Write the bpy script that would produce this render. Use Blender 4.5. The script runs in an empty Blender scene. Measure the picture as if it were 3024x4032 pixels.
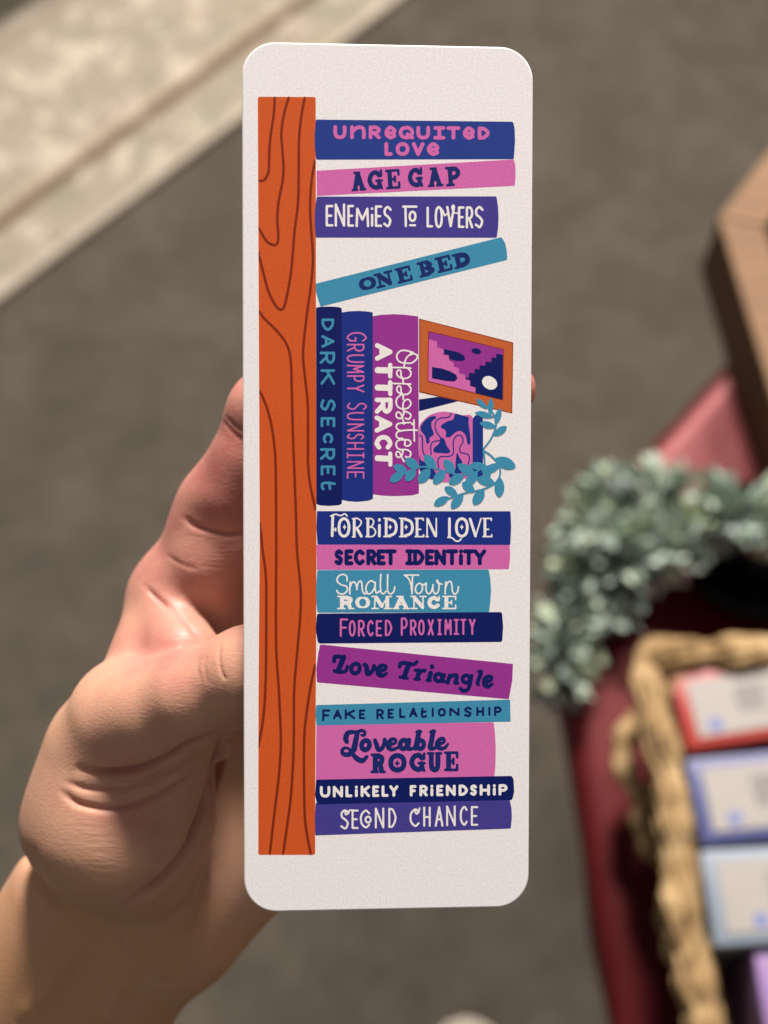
import bpy, bmesh, math, random
import numpy as np
from mathutils import Vector, Matrix

# ------------------------------------------------------------------ camera, light, exposure
S = bpy.context.scene
COL = S.collection
CAM_H, TILT, FPX = 1.60, math.radians(25), 5618.0
cam_d = bpy.data.cameras.new('camera')
cam = bpy.data.objects.new('camera', cam_d); COL.objects.link(cam)
cam.location = (0, 0, CAM_H); cam.rotation_euler = (TILT, 0, 0)
cam_d.sensor_fit = 'VERTICAL'; cam_d.sensor_height = 36.0; cam_d.sensor_width = 27.0
cam_d.lens = FPX * 36.0 / 4032.0
cam_d.clip_start = 0.01; cam_d.clip_end = 60
cam_d.dof.use_dof = True; cam_d.dof.focus_distance = 0.2525
cam_d.dof.aperture_fstop = cam_d.lens / 4.2
S.camera = cam
S.view_settings.view_transform = 'Standard'; S.view_settings.look = 'None'
S.view_settings.exposure = 0.12; S.view_settings.gamma = 1.0
S.view_settings.use_curve_mapping = False

wd = bpy.data.worlds.new('World'); S.world = wd; wd.use_nodes = True
bg = wd.node_tree.nodes['Background']
bg.inputs['Color'].default_value = (1.0, 0.93, 0.86, 1); bg.inputs['Strength'].default_value = 0.19

def area(name, loc, target, size, energy, color):
    l = bpy.data.lights.new(name, 'AREA'); l.shape = 'DISK'; l.size = size
    l.energy = energy; l.color = color
    o = bpy.data.objects.new(name, l); COL.objects.link(o); o.location = loc
    o.rotation_euler = (Vector(target) - Vector(loc)).to_track_quat('-Z', 'Y').to_euler()
    return o
area('key_lamp', (0.08, 2.48, 3.25), (0, 0.2, 1.2), 0.55, 226, (1.0, 0.89, 0.825))
area('ceiling_lamp', (1.25, 1.68, 3.3), (0.2, 0.2, 0.8), 0.6, 42, (1.0, 0.885, 0.80))

# ------------------------------------------------------------------ helpers
MC = Matrix.Rotation(TILT, 3, 'X'); MCn = np.array(MC)
CAMP = np.array([0, 0, CAM_H])
def ray(px, py): return MCn @ np.array([(px - 1512) / FPX, -(py - 2016) / FPX, -1.0])
def hit(px, py, z):                       # point of the photograph's ray on the level z
    d = ray(px, py); return CAMP + (z - CAM_H) / d[2] * d
def campt(px, py, dep):                   # camera space, mm
    return np.array([(px - 1512) / FPX * dep, -(py - 2016) / FPX * dep, -dep])

def lin(r, g, b):
    f = lambda c: (c / 12.92 if c <= 0.04045 else ((c + 0.055) / 1.055) ** 2.4)
    return (f(r / 255), f(g / 255), f(b / 255), 1)

class NT:
    def __init__(s, name):
        s.m = bpy.data.materials.new(name); s.m.use_nodes = True
        s.t = s.m.node_tree; s.p = s.t.nodes['Principled BSDF']
    def n(s, typ, **kw):
        nd = s.t.nodes.new(typ)
        for k, v in kw.items():
            if hasattr(nd, k) and k not in nd.inputs: setattr(nd, k, v)
            else: nd.inputs[k].default_value = v
        return nd
    def l(s, a, b): s.t.links.new(a, b)
    def ramp(s, fac, stops):
        r = s.n('ShaderNodeValToRGB'); cr = r.color_ramp
        while len(cr.elements) > 1: cr.elements.remove(cr.elements[-1])
        cr.elements[0].position = stops[0][0]; cr.elements[0].color = stops[0][1]
        for p, c in stops[1:]:
            e = cr.elements.new(p); e.color = c
        s.l(fac, r.inputs['Fac']); return r.outputs['Color']
    def noise(s, scale, detail=3, rough=0.55, vec=None):
        nz = s.n('ShaderNodeTexNoise'); nz.inputs['Scale'].default_value = scale
        nz.inputs['Detail'].default_value = detail; nz.inputs['Roughness'].default_value = rough
        if vec is None: vec = s.coord()
        s.l(vec, nz.inputs['Vector']); return nz.outputs['Fac']
    def coord(s):
        if not hasattr(s, 'tc'): s.tc = s.n('ShaderNodeTexCoord')
        return s.tc.outputs['Object']
    def bump(s, h, strength, dist):
        b = s.n('ShaderNodeBump'); b.inputs['Strength'].default_value = strength
        b.inputs['Distance'].default_value = dist
        s.l(h, b.inputs['Height'])
        if s.p.inputs['Normal'].links: s.l(s.p.inputs['Normal'].links[0].from_socket, b.inputs['Normal'])
        s.l(b.outputs['Normal'], s.p.inputs['Normal'])
    def set(s, **kw):
        for k, v in kw.items(): s.p.inputs[k].default_value = v

def link(name, me, mat=None, parent=None):
    o = bpy.data.objects.new(name, me); COL.objects.link(o)
    if mat is not None: me.materials.append(mat)
    if parent is not None: o.parent = parent
    return o
def empty(name, loc=(0, 0, 0)):
    o = bpy.data.objects.new(name, None); COL.objects.link(o); o.location = loc
    o.empty_display_size = 0.02; return o
def tag(o, label=None, cat=None, group=None, kind=None):
    if label: o['label'] = label
    if cat: o['category'] = cat
    if group: o['group'] = group
    if kind: o['kind'] = kind
    return o
def mesh(name, verts, faces, smooth=False):
    me = bpy.data.meshes.new(name); me.from_pydata([tuple(v) for v in verts], [], [tuple(f) for f in faces])
    if smooth: me.polygons.foreach_set('use_smooth', [True] * len(me.polygons))
    me.update(); return me
def bm_mesh(name, bm, smooth=False):
    me = bpy.data.meshes.new(name); bm.to_mesh(me); bm.free()
    if smooth: me.polygons.foreach_set('use_smooth', [True] * len(me.polygons))
    return me
def box_mesh(name, sx, sy, sz, bev=0.0, origin=(0, 0, 0), seg=3):
    bm = bmesh.new(); bmesh.ops.create_cube(bm, size=1)
    for v in bm.verts: v.co = Vector((v.co.x * sx + origin[0], v.co.y * sy + origin[1], v.co.z * sz + origin[2]))
    if bev: bmesh.ops.bevel(bm, geom=bm.edges[:], offset=bev, segments=seg, profile=0.5, affect='EDGES')
    return bm_mesh(name, bm, bool(bev))
def catmull(P, n=8, closed=False):
    P = np.array(P, float); N = len(P)
    if N < 3: return P
    out = []
    rng = range(N) if closed else range(N - 1)
    for i in rng:
        if closed: a, b, c, d = P[(i - 1) % N], P[i], P[(i + 1) % N], P[(i + 2) % N]
        else:
            b, c = P[i], P[i + 1]
            a = P[i - 1] if i > 0 else 2 * b - c
            d = P[i + 2] if i + 2 < N else 2 * c - b
        for k in range(n):
            t = k / n
            out.append(0.5 * (2 * b + (c - a) * t + (2 * a - 5 * b + 4 * c - d) * t * t + (3 * b - a - 3 * c + d) * t ** 3))
    out.append(P[0] if closed else P[-1])
    return np.array(out)

# ------------------------------------------------------------------ setting: carpet floor
m = NT('carpet'); 
n1 = m.noise(11, 5, 0.68); n2 = m.noise(42, 3, 0.6)
mx = m.n('ShaderNodeMath', operation='MULTIPLY_ADD'); m.l(n2, mx.inputs[0]); mx.inputs[1].default_value = 0.42; m.l(n1, mx.inputs[2])
c = m.ramp(mx.outputs[0], [(0.42, (0.054, 0.047, 0.037, 1)), (0.70, (0.078, 0.068, 0.054, 1)), (0.98, (0.108, 0.095, 0.077, 1))])
m.l(c, m.p.inputs['Base Color']); m.set(Roughness=0.95); m.p.inputs['Specular IOR Level'].default_value = 0.15
m.bump(m.noise(700, 2), 0.6, 0.003)
FLOOR = m.m
o = link('floor', mesh('floor', [(-6, -6, 0), (6, -6, 0), (6, 6, 0), (-6, 6, 0)], [(0, 1, 2, 3)]), FLOOR)
tag(o, 'taupe looped pile carpet covering the whole floor', 'floor', kind='structure')

# ------------------------------------------------------------------ rug
p0, p1 = hit(0, 1170, 0.012), hit(1560, 0, 0.012)
du = (p1 - p0)[:2]; du /= np.linalg.norm(du); dv = np.array([-du[1], du[0]])
rug_o = (p0 + p1)[:2] / 2
q0, q1 = hit(0, 880, 0.012), hit(1200, 0, 0.012)
stripe_v = float(np.mean([(q[:2] - rug_o) @ dv for q in (q0, q1)]))
m = NT('rug_pile')
sx = m.n('ShaderNodeSeparateXYZ'); m.l(m.coord(), sx.inputs[0])
na = m.noise(26, 3, 0.65)
base = m.ramp(na, [(0.28, lin(158, 150, 130)), (0.40, lin(200, 192, 170)), (0.50, lin(186, 172, 156)), (0.62, lin(240, 231, 210)), (0.75, lin(200, 192, 170))])
nb = m.noise(9, 2, 0.5, None)
mp = m.n('ShaderNodeMapping'); mp.inputs['Location'].default_value = (3, 7, 1); m.l(m.coord(), mp.inputs['Vector'])
nc = m.noise(13, 2, 0.5, mp.outputs[0])
mk = m.ramp(nc, [(0.54, (0, 0, 0, 1)), (0.66, (0.7, 0.7, 0.7, 1))])
mixg = m.n('ShaderNodeMix', data_type='RGBA'); m.l(mk, mixg.inputs['Factor']); m.l(base, mixg.inputs['A']); mixg.inputs['B'].default_value = lin(172, 172, 150)
# woven border lines
def band(v0, w, soft):
    a = m.n('ShaderNodeMath', operation='SUBTRACT'); m.l(sx.outputs['Y'], a.inputs[0]); a.inputs[1].default_value = v0
    b = m.n('ShaderNodeMath', operation='ABSOLUTE'); m.l(a.outputs[0], b.inputs[0])
    r = m.n('ShaderNodeMapRange'); m.l(b.outputs[0], r.inputs['Value']); r.inputs['From Min'].default_value = w; r.inputs['From Max'].default_value = w + soft
    r.inputs['To Min'].default_value = 1; r.inputs['To Max'].default_value = 0
    return r.outputs['Result']
def over(prev, fac, colr, k):
    mm = m.n('ShaderNodeMath', operation='MULTIPLY'); m.l(fac, mm.inputs[0]); mm.inputs[1].default_value = k
    x = m.n('ShaderNodeMix', data_type='RGBA'); m.l(mm.outputs[0], x.inputs['Factor']); m.l(prev, x.inputs['A']); x.inputs['B'].default_value = colr
    return x.outputs['Result']
c = over(mixg.outputs['Result'], band(stripe_v, 0.007, 0.006), lin(120, 96, 76), 0.9)
c = over(c, band(stripe_v + 0.020, 0.002, 0.007), lin(225, 210, 185), 0.55)
c = over(c, band(stripe_v + 0.245, 0.003, 0.008), lin(150, 132, 110), 0.5)
c = over(c, band(0.004, 0.006, 0.004), lin(226, 215, 194), 0.9)
sc_ = m.n('ShaderNodeVectorMath', operation='SCALE'); m.l(c, sc_.inputs[0]); sc_.inputs['Scale'].default_value = 0.55
m.l(sc_.outputs[0], m.p.inputs['Base Color']); m.set(Roughness=0.95); m.p.inputs['Specular IOR Level'].default_value = 0.1
m.bump(m.noise(500, 2), 0.5, 0.002)
me = box_mesh('rug', 2.6, 1.7, 0.012, 0.005, (0, 0.85, 0.0065))
o = link('rug', me, m.m); o.location = (rug_o[0], rug_o[1], 0)
o.rotation_euler = (0, 0, math.atan2(du[1], du[0]))
tag(o, 'cream and sage mottled rug with a brown border line lying on the carpet', 'rug')

# dark wooden chest standing on the rug, only its corner in view
m = NT('dark_wood'); c = m.ramp(m.noise(30, 4), [(0.3, lin(38, 26, 20)), (0.7, lin(70, 50, 40))])
m.l(c, m.p.inputs['Base Color']); m.set(Roughness=0.5)
a0, a1 = hit(-40, 88, 0.014), hit(175, -40, 0.014)
d2 = (a1 - a0)[:2]; d2 /= np.linalg.norm(d2); n2 = np.array([-d2[1], d2[0]])
root = empty('low_stool', ((a0 + a1)[0] / 2, (a0 + a1)[1] / 2, 0.0125)); root.rotation_euler = (0, 0, math.atan2(d2[1], d2[0]))
tag(root, 'dark brown low wooden stool standing on the rug', 'stool')
link('seat', box_mesh('seat', 0.40, 0.28, 0.035, 0.008, (0.0, 0.14, 0.16)), m.m, root)
for ix in (-0.17, 0.17):
    for iy in (0.03, 0.25):
        link('leg', box_mesh('leg', 0.035, 0.035, 0.142, 0.004, (ix, iy, 0.071)), m.m, root)

# ------------------------------------------------------------------ table with red cloth
TZ = 0.72
e1a, e1b = hit(2236, 2800, TZ), hit(2425, 4032, TZ)
e2a, e2b = hit(2470, 1860, TZ), hit(2850, 1445, TZ)
d1 = (e1b - e1a)[:2]; d1 /= np.linalg.norm(d1)
d2 = (e2b - e2a)[:2]; d2 /= np.linalg.norm(d2)
A = np.array([d1, -d2]).T
tt = np.linalg.solve(A, e2a[:2] - e1a[:2]); corner = e1a[:2] + d1 * tt[0]
poly = [corner + d1 * 0.85, corner, corner + d2 * 0.34]
perp2 = np.array([d2[1], -d2[0]])
poly += [poly[2] + np.array([0.75, -0.05]), poly[0] + np.array([0.85, 0.1])]
poly = np.array(poly)
m = NT('red_cloth')
nz = m.noise(9, 3)
c = m.ramp(nz, [(0.3, (0.048, 0.003, 0.004, 1)), (0.7, (0.072, 0.005, 0.007, 1))])
m.l(c, m.p.inputs['Base Color']); m.set(Roughness=0.43); m.p.inputs['Specular Tint'].default_value = (1.0, 0.42, 0.42, 1); m.p.inputs['Specular IOR Level'].default_value = 0.50
m.bump(m.noise(5, 2), 0.5, 0.012)
def round_poly(P, r, n=8):
    out = []; N = len(P)
    for i in range(N):
        a, b, c_ = P[i - 1], P[i], P[(i + 1) % N]
        u = (a - b) / np.linalg.norm(a - b); v = (c_ - b) / np.linalg.norm(c_ - b)
        s0, s1 = b + u * r, b + v * r
        for k in range(n + 1):
            t = k / n; out.append((1 - t) ** 2 * s0 + 2 * t * (1 - t) * b + t * t * s1)
    return np.array(out)
def resample(P, step):
    P = np.vstack([P, P[:1]]); L = np.r_[0, np.cumsum(np.linalg.norm(np.diff(P, axis=0), axis=1))]
    n = int(L[-1] / step); t = np.linspace(0, L[-1], n, endpoint=False)
    return np.stack([np.interp(t, L, P[:, 0]), np.interp(t, L, P[:, 1])], 1)
rp = resample(round_poly(poly, 0.03), 0.012)
cen = poly.mean(0)
tgn = np.roll(rp, -1, 0) - np.roll(rp, 1, 0); tgn /= np.linalg.norm(tgn, axis=1)[:, None]
nor = np.stack([-tgn[:, 1], tgn[:, 0]], 1)
if ((rp - cen) * nor).sum() < 0: nor = -nor
N = len(rp); ang = np.arange(N) * 0.012
rings = []
for off, z in ((-0.045, TZ), (-0.03, TZ - 0.0008), (-0.016, TZ), (-0.006, TZ - 0.001), (0.0, TZ - 0.005), (0.002, TZ - 0.012), (0.002, TZ - 0.022), (0.001, TZ - 0.034)):
    k = max(0, (TZ - 0.004 - z)) / 0.28
    wv = k * 0.014 * (np.sin(ang * 42) + 0.5 * np.sin(ang * 71 + 1))
    q = rp + nor * (off + wv)[:, None]
    rings.append(np.c_[q, np.full(N, z)])
V = np.vstack(rings); Fc = []
for r in range(len(rings) - 1):
    for i in range(N):
        j = (i + 1) % N; Fc.append((r * N + i, r * N + j, (r + 1) * N + j, (r + 1) * N + i))
V = np.vstack([V, [[cen[0], cen[1], TZ]]])
for i in range(N): Fc.append(((i + 1) % N, i, len(V) - 1))
me = mesh('tablecloth', V, Fc, True)
bm = bmesh.new(); bm.from_mesh(me); bmesh.ops.recalc_face_normals(bm, faces=bm.faces); bm.to_mesh(me); bm.free()
o = link('tablecloth', me, m.m)
sol = o.modifiers.new('thickness', 'SOLIDIFY'); sol.thickness = 0.0012; sol.offset = -1
tag(o, 'dark red cloth draped over the table', 'tablecloth')
m = NT('table_wood'); m.set(Roughness=0.5); m.p.inputs['Base Color'].default_value = (0.18, 0.10, 0.05, 1)
root = empty('table', (cen[0], cen[1], 0)); tag(root, 'table hidden under the dark red cloth', 'table')
bm = bmesh.new(); vs = [bm.verts.new((p[0] - cen[0], p[1] - cen[1], TZ - 0.004)) for p in (poly - cen) * 0.985 + cen]
f = bm.faces.new(vs); ex = bmesh.ops.extrude_face_region(bm, geom=[f])
for v in ex['geom']:
    if isinstance(v, bmesh.types.BMVert): v.co.z -= 0.025
bmesh.ops.recalc_face_normals(bm, faces=bm.faces)
link('tabletop', bm_mesh('tabletop', bm), m.m, root)
for p in (poly - cen) * 0.62:
    link('leg', box_mesh('leg', 0.04, 0.04, TZ - 0.03, 0.004, (p[0], p[1], (TZ - 0.03) / 2)), m.m, root)

# ------------------------------------------------------------------ wicker basket with card packs
def lump_mesh(paths, name, seed=0):
    """braided strand lumps: each lump = (centre, direction, half length, radius)"""
    rng = random.Random(seed); bm = bmesh.new()
    for c, d, hl, r in paths:
        mt = Matrix.Translation(Vector(c)) @ Vector(d).to_track_quat('X', 'Z').to_matrix().to_4x4() @ Matrix.Rotation(rng.uniform(-.25, .25), 4, 'Z') @ Matrix.Diagonal((hl, r * rng.uniform(.85, 1.15), r * rng.uniform(.85, 1.15), 1))
        bmesh.ops.create_uvsphere(bm, u_segments=10, v_segments=8, radius=1, matrix=mt)
    return bm_mesh(name, bm, True)
m = NT('wicker')
c = m.ramp(m.noise(55, 4, 0.65), [(0.30, (0.10, 0.055, 0.018, 1)), (0.5, (0.40, 0.265, 0.115, 1)), (0.7, (0.66, 0.49, 0.26, 1))])  # wide contrast paints highlights and dark gaps into the weave
m.l(c, m.p.inputs['Base Color']); m.set(Roughness=0.7)
wv = m.n('ShaderNodeTexWave'); wv.inputs['Scale'].default_value = 140; wv.inputs['Distortion'].default_value = 4; m.l(m.coord(), wv.inputs['Vector'])
m.bump(wv.outputs['Fac'], 0.7, 0.002)
WICK = m.m
BZ = TZ + 0.115
b0, b1, b2 = hit(2590, 2590, BZ), hit(2810, 4032, BZ), hit(3024, 2555, BZ)
bdir_l = (b1 - b0)[:2]; bdir_l /= np.linalg.norm(bdir_l)
bdir_t = np.array([-bdir_l[1], bdir_l[0]]); 
if bdir_t[0] < 0: bdir_t = -bdir_t
bl, bt = 0.44, 0.25
basket = empty('wicker_basket', (b0[0] + bdir_l[0] * bl / 2 + bdir_t[0] * bt / 2, b0[1] + bdir_l[1] * bl / 2 + bdir_t[1] * bt / 2, TZ + 0.001))
basket.rotation_euler = (0, 0, math.atan2(bdir_t[1], bdir_t[0]))
tag(basket, 'tan woven wicker basket of card packs on the red cloth', 'basket')
def loop_lumps(hx, hy, z, hl, r, phase, jit, seed):
    rng = random.Random(seed); out = []
    cs = [Vector((-hx, -hy)), Vector((hx, -hy)), Vector((hx, hy)), Vector((-hx, hy))]
    for i in range(4):
        a, b = cs[i], cs[(i + 1) % 4]; L = (b - a).length; n = max(2, int(L / (hl * 1.35))); d = (b - a) / L
        for k in range(n):
            t = (k + 0.5 + phase * (0.5 if k < n - 1 else 0)) / n; p = a + d * L * t
            nn = Vector((d.y, -d.x)); p = p + nn * (rng.uniform(-jit, jit) + (0.35 * r if (k + phase) % 2 == 0 else -0.25 * r))
            out.append(((p.x, p.y, z + rng.uniform(-jit, jit)), (d.x, d.y, rng.uniform(-.12, .12)), hl, r))
    return out
hx, hy = bt / 2 + 0.004, bl / 2 + 0.004
def tube_mesh(pts, r, name, seg=8):
    bm = bmesh.new(); pts = [Vector(p) for p in pts]; prev = None
    rr = r if isinstance(r, (list, np.ndarray)) else [r] * len(pts)
    for i, p in enumerate(pts):
        t = (pts[min(i + 1, len(pts) - 1)] - pts[max(i - 1, 0)]).normalized()
        a = t.orthogonal().normalized() if prev is None else (prev - t * prev.dot(t)).normalized()
        prev = a; b = t.cross(a)
        ring = [bm.verts.new(p + (a * math.cos(q) + b * math.sin(q)) * rr[i]) for q in [2 * math.pi * k / seg for k in range(seg)]]
        if i:
            for k in range(seg): bm.faces.new((last[k], last[(k + 1) % seg], ring[(k + 1) % seg], ring[k]))
        else: bm.faces.new(ring[::-1])
        last = ring
    bm.faces.new(last); bmesh.ops.recalc_face_normals(bm, faces=bm.faces)
    return bm_mesh(name, bm, True)

def rr_path(hx_, hy_, rad, step):
    P = round_poly(np.array([(-hx_, -hy_), (hx_, -hy_), (hx_, hy_), (-hx_, hy_)]), rad, 6); return resample(P, step)
def join_meshes(name, mlist):
    bm = bmesh.new()
    for me_ in mlist: bm.from_mesh(me_); bpy.data.meshes.remove(me_)
    return bm_mesh(name, bm, True)
def strand(path, f, r0, name='strand', seg=5):
    """closed strand following a path; f(s, i) gives the offset outwards and upwards"""
    n = len(path); tg = np.roll(path, -1, 0) - np.roll(path, 1, 0); tg /= np.linalg.norm(tg, axis=1)[:, None]; no = np.stack([tg[:, 1], -tg[:, 0]], 1)
    d = np.linalg.norm(path - np.roll(path, 1, 0), axis=1); d[0] = 0; sL = np.cumsum(d); pts_ = []; rr = []
    for q in list(range(n)) + [0]:
        a_, b_ = f(sL[q], q); p = path[q] + no[q] * a_; pts_.append((p[0], p[1], b_)); rr.append(r0 * (1 + 0.22 * math.sin(sL[q] * 130 + r0 * 9e4) + 0.15 * math.sin(sL[q] * 311)))
    return tube_mesh(pts_, rr, name, seg)
rng = random.Random(8); ms = []
for k in range(15):
    z = 0.006 + k * 0.0068; fl = -0.034 + 0.030 * k / 14; pth = rr_path(hx + fl, hy + fl, 0.03, 0.0065); L_ = len(pth) * 0.0065; nst = round(L_ / 0.028)
    ph = k * math.pi + rng.uniform(-.3, .3); am = rng.uniform(0.0032, 0.0050)
    ms.append(strand(pth, lambda s_, q: (am * math.sin(math.pi * s_ * nst / L_ + ph), z + 0.0012 * math.sin(s_ * 57 + ph * 3)), 0.0036))
P_ = rr_path(hx - .001, hy - .001, 0.03, 0.028)
for p in P_: ms.append(tube_mesh([(p[0] * .76, p[1] * .86, 0.004), (p[0] * .87, p[1] * .925, 0.055), (p[0] * .985, p[1] * .99, 0.102)], 0.0032, 'stake', 5))
for x in np.linspace(-hx + .045, hx - .045, 22): ms.append(tube_mesh([(x, -hy + .04, 0.004), (x, 0, 0.0045), (x, hy - .04, 0.004)], 0.0042, 'base', 5))
link('woven_wall', join_meshes('woven_wall', ms), WICK, basket)
ms = []; zr = BZ - TZ - 0.012
pth = rr_path(hx, hy, 0.010, 0.0030); L_ = len(pth) * 0.0030; nb = round(L_ / 0.036)
def pinch(s_): 
    u = s_ * nb / L_ + 0.16 * math.sin(s_ * 21) + 0.12 * math.sin(s_ * 37 + 1); return 0.55 + 0.45 * abs(math.sin(math.pi * u)) ** 0.55
for k in range(9):
    tw = 5; ph = 2 * math.pi * k / 9 + rng.uniform(-.2, .2); ra = rng.uniform(0.0060, 0.0078)
    ms.append(strand(pth, lambda s_, q: (pinch(s_) * ra * math.cos(2 * math.pi * tw * s_ / L_ + ph) + 0.0016 * math.sin(s_ * 47), zr + pinch(s_) * ra * math.sin(2 * math.pi * tw * s_ / L_ + ph) + 0.0010 * math.cos(s_ * 61 + k)), 0.0036))
link('braided_rim', join_meshes('braided_rim', ms), WICK, basket)
# loose handle loops on the basket's outer long side
bm_i = basket.matrix_basis.copy(); bpy.context.view_layer.update(); binv = basket.matrix_world.inverted()
def bloc(px, py, z): return binv @ Vector(hit(px, py, z))
for pts in ([(2540, 2790), (2455, 2850), (2420, 2960), (2450, 3080), (2520, 3150), (2590, 3170)], [(2560, 3130), (2500, 3190), (2510, 3290), (2560, 3370), (2630, 3400)], [(2650, 3560), (2600, 3590), (2610, 3680), (2650, 3790), (2700, 3850)]):
    P = [bloc(x + 32, y, TZ + 0.055) for x, y in pts]
    P = catmull([tuple(p) for p in P], 5)
    link('handle_loop', tube_mesh(P, [0.0068 + 0.0014 * math.sin(i * 1.1) for i in range(len(P))], 'handle_loop', 8), WICK, basket)

m = NT('label_paper'); m.p.inputs['Base Color'].default_value = (0.66, 0.61, 0.53, 1); m.set(Roughness=0.6)
m.l(m.ramp(m.noise(20, 2), [(0.3, (0.275, 0.265, 0.245, 1)), (0.7, (0.315, 0.305, 0.285, 1))]), m.p.inputs['Base Color']); LABEL = m.m
m = NT('grey_print'); m.p.inputs['Base Color'].default_value = (0.20, 0.19, 0.185, 1); m.set(Roughness=0.6); GREYP = m.m
m = NT('blue_print'); m.p.inputs['Base Color'].default_value = (0.14, 0.17, 0.36, 1); m.set(Roughness=0.6); BLUEP = m.m
def pack(corners, z, col, label, thick, dot):
    """one card pack: three photographed corners (top left, bottom left, a point along the top edge) on the level z"""
    tl, bl_, tr = [hit(x, y, z) for x, y in corners]
    v = (bl_ - tl)[:2]; H = np.linalg.norm(v); v /= H
    u = np.array([-v[1], v[0]]); 
    if u[0] < 0: u = -u
    Wd = 0.098; thick = z - (TZ + 0.0115)
    root = empty('card_pack', (tl[0], tl[1], z - thick)); root.rotation_euler = (0, 0, math.atan2(u[1], u[0]))
    tag(root, label, 'card pack', 'card packs in the wicker basket')
    mm = NT('pack_card'); mm.p.inputs['Base Color'].default_value = col; mm.set(Roughness=0.35)
    link('card', box_mesh('card', Wd, H, thick, 0.0012, (Wd / 2, -H / 2, thick / 2)), mm.m, root)
    bw = 0.0075
    lab = link('label', box_mesh('label', Wd - 2 * bw, H - 1.6 * bw, 0.0006, 0, (Wd / 2, -H / 2, thick + 0.0004)), LABEL, root)
    bm = bmesh.new(); rng = random.Random(int(z * 1e4))
    for k in range(9):
        yy = -bw - 0.006 - k * (H - 0.030) / 9; L = rng.uniform(0.014, 0.021)
        bmesh.ops.create_cube(bm, size=1, matrix=Matrix.Translation((bw + 0.026 + L / 2, yy, thick + 0.0008)) @ Matrix.Diagonal((L, 0.0016, 0.0001, 1)))
    link('text_lines', bm_mesh('text_lines', bm), GREYP, lab)
    bm = bmesh.new()
    bmesh.ops.create_cone(bm, cap_ends=True, segments=24, radius1=0.0042, radius2=0.0042, depth=0.0002, matrix=Matrix.Translation((bw + dot, -H + bw * 1.6, thick + 0.0008)))
    link('round_emblem', bm_mesh('round_emblem', bm), BLUEP, lab)
pack([(2636, 2655), (2712, 2955), (3024, 2560)], BZ - 0.010, (0.32, 0.035, 0.027, 1), 'red bordered card pack with white label at the far end of the basket', 0.010, 0.011)
pack([(2700, 2990), (2765, 3325), (3024, 2930)], BZ - 0.013, (0.075, 0.09, 0.22, 1), 'dark blue bordered card pack behind the pale blue one in the basket', 0.010, 0.013)
pack([(2758, 3350), (2815, 3728), (3024, 3345)], BZ - 0.010, (0.19, 0.24, 0.30, 1), 'pale blue bordered card pack between the dark blue and lilac ones', 0.010, 0.019)
pack([(2968, 3745), (3030, 4130), (3024, 3740)], BZ - 0.016, (0.26, 0.17, 0.37, 1), 'lilac card pack at the near end of the basket', 0.008, 0.019)

# ------------------------------------------------------------------ brown box with angled ends overhanging the table corner
z0 = TZ + 0.003; hb = 0.064
c0, c1 = hit(2757, 1062, z0)[:2], hit(2990, 1865, z0)[:2]
dl = (c1 - c0) / np.linalg.norm(c1 - c0)
f0, f1 = hit(2829, 842, z0 + hb)[:2], hit(2975, 655, z0 + hb)[:2]
df = (f1 - f0) / np.linalg.norm(f1 - f0)
dr = np.array([-dl[1], dl[0]]); dr = dr if dr[0] > 0 else -dr
hexa = [c0 + dl * 0.26, c0, c0 + df * 0.12]
hexa += [hexa[2] + dr * 0.14, c0 + dl * 0.02 + dr * 0.33, hexa[0] + dr * 0.30]
hexa = np.array(hexa); hc = hexa.mean(0)
boxr = empty('wooden_box', (hc[0], hc[1], z0)); tag(boxr, 'brown open box with angled ends and a wide rim, shade painted on its sides, at the right edge', 'box')
m = NT('brown_board')
mp = m.n('ShaderNodeMapping'); mp.inputs['Scale'].default_value = (1, 5, 1); m.l(m.coord(), mp.inputs['Vector'])
c = m.ramp(m.noise(14, 4, 0.6, mp.outputs[0]), [(0.3, (0.13, 0.068, 0.026, 1)), (0.7, (0.20, 0.110, 0.046, 1))])
m.l(c, m.p.inputs['Base Color']); m.set(Roughness=0.7); m.bump(m.noise(220, 2), 0.2, 0.001); RIMW = m.m
m = NT('shaded_board'); c = m.ramp(m.noise(20, 4), [(0.3, (0.085, 0.038, 0.014, 1)), (0.7, (0.13, 0.061, 0.024, 1))])  # darker than the rim board: the sides' shade is put into the colour
m.l(c, m.p.inputs['Base Color']); m.set(Roughness=0.75); SHADEB = m.m
def inset(P, w):
    N = len(P); out = []; cc = P.mean(0)
    for i in range(N):
        a, b, c_ = P[i - 1], P[i], P[(i + 1) % N]
        e1 = (b - a) / np.linalg.norm(b - a); e2 = (c_ - b) / np.linalg.norm(c_ - b)
        n1 = np.array([-e1[1], e1[0]]); n2_ = np.array([-e2[1], e2[0]])
        if (cc - b) @ n1 < 0: n1 = -n1
        if (cc - b) @ n2_ < 0: n2_ = -n2_
        bis = (n1 + n2_) / (1 + n1 @ n2_); out.append(b + bis * w)
    return np.array(out)
def prism(name, P, za, zb, bev=0.0):
    bm = bmesh.new(); lo_ = [bm.verts.new((p[0] - hc[0], p[1] - hc[1], za)) for p in P]; hi_ = [bm.verts.new((p[0] - hc[0], p[1] - hc[1], zb)) for p in P]
    n = len(P); bm.faces.new(lo_); bm.faces.new(hi_)
    for i in range(n): bm.faces.new((lo_[i], lo_[(i + 1) % n], hi_[(i + 1) % n], hi_[i]))
    bmesh.ops.recalc_face_normals(bm, faces=bm.faces)
    if bev: bmesh.ops.bevel(bm, geom=bm.edges[:], offset=bev, segments=2, affect='EDGES')
    return bm_mesh(name, bm)
h_in, r_in = inset(hexa, 0.006), inset(hexa, 0.030)
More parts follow.
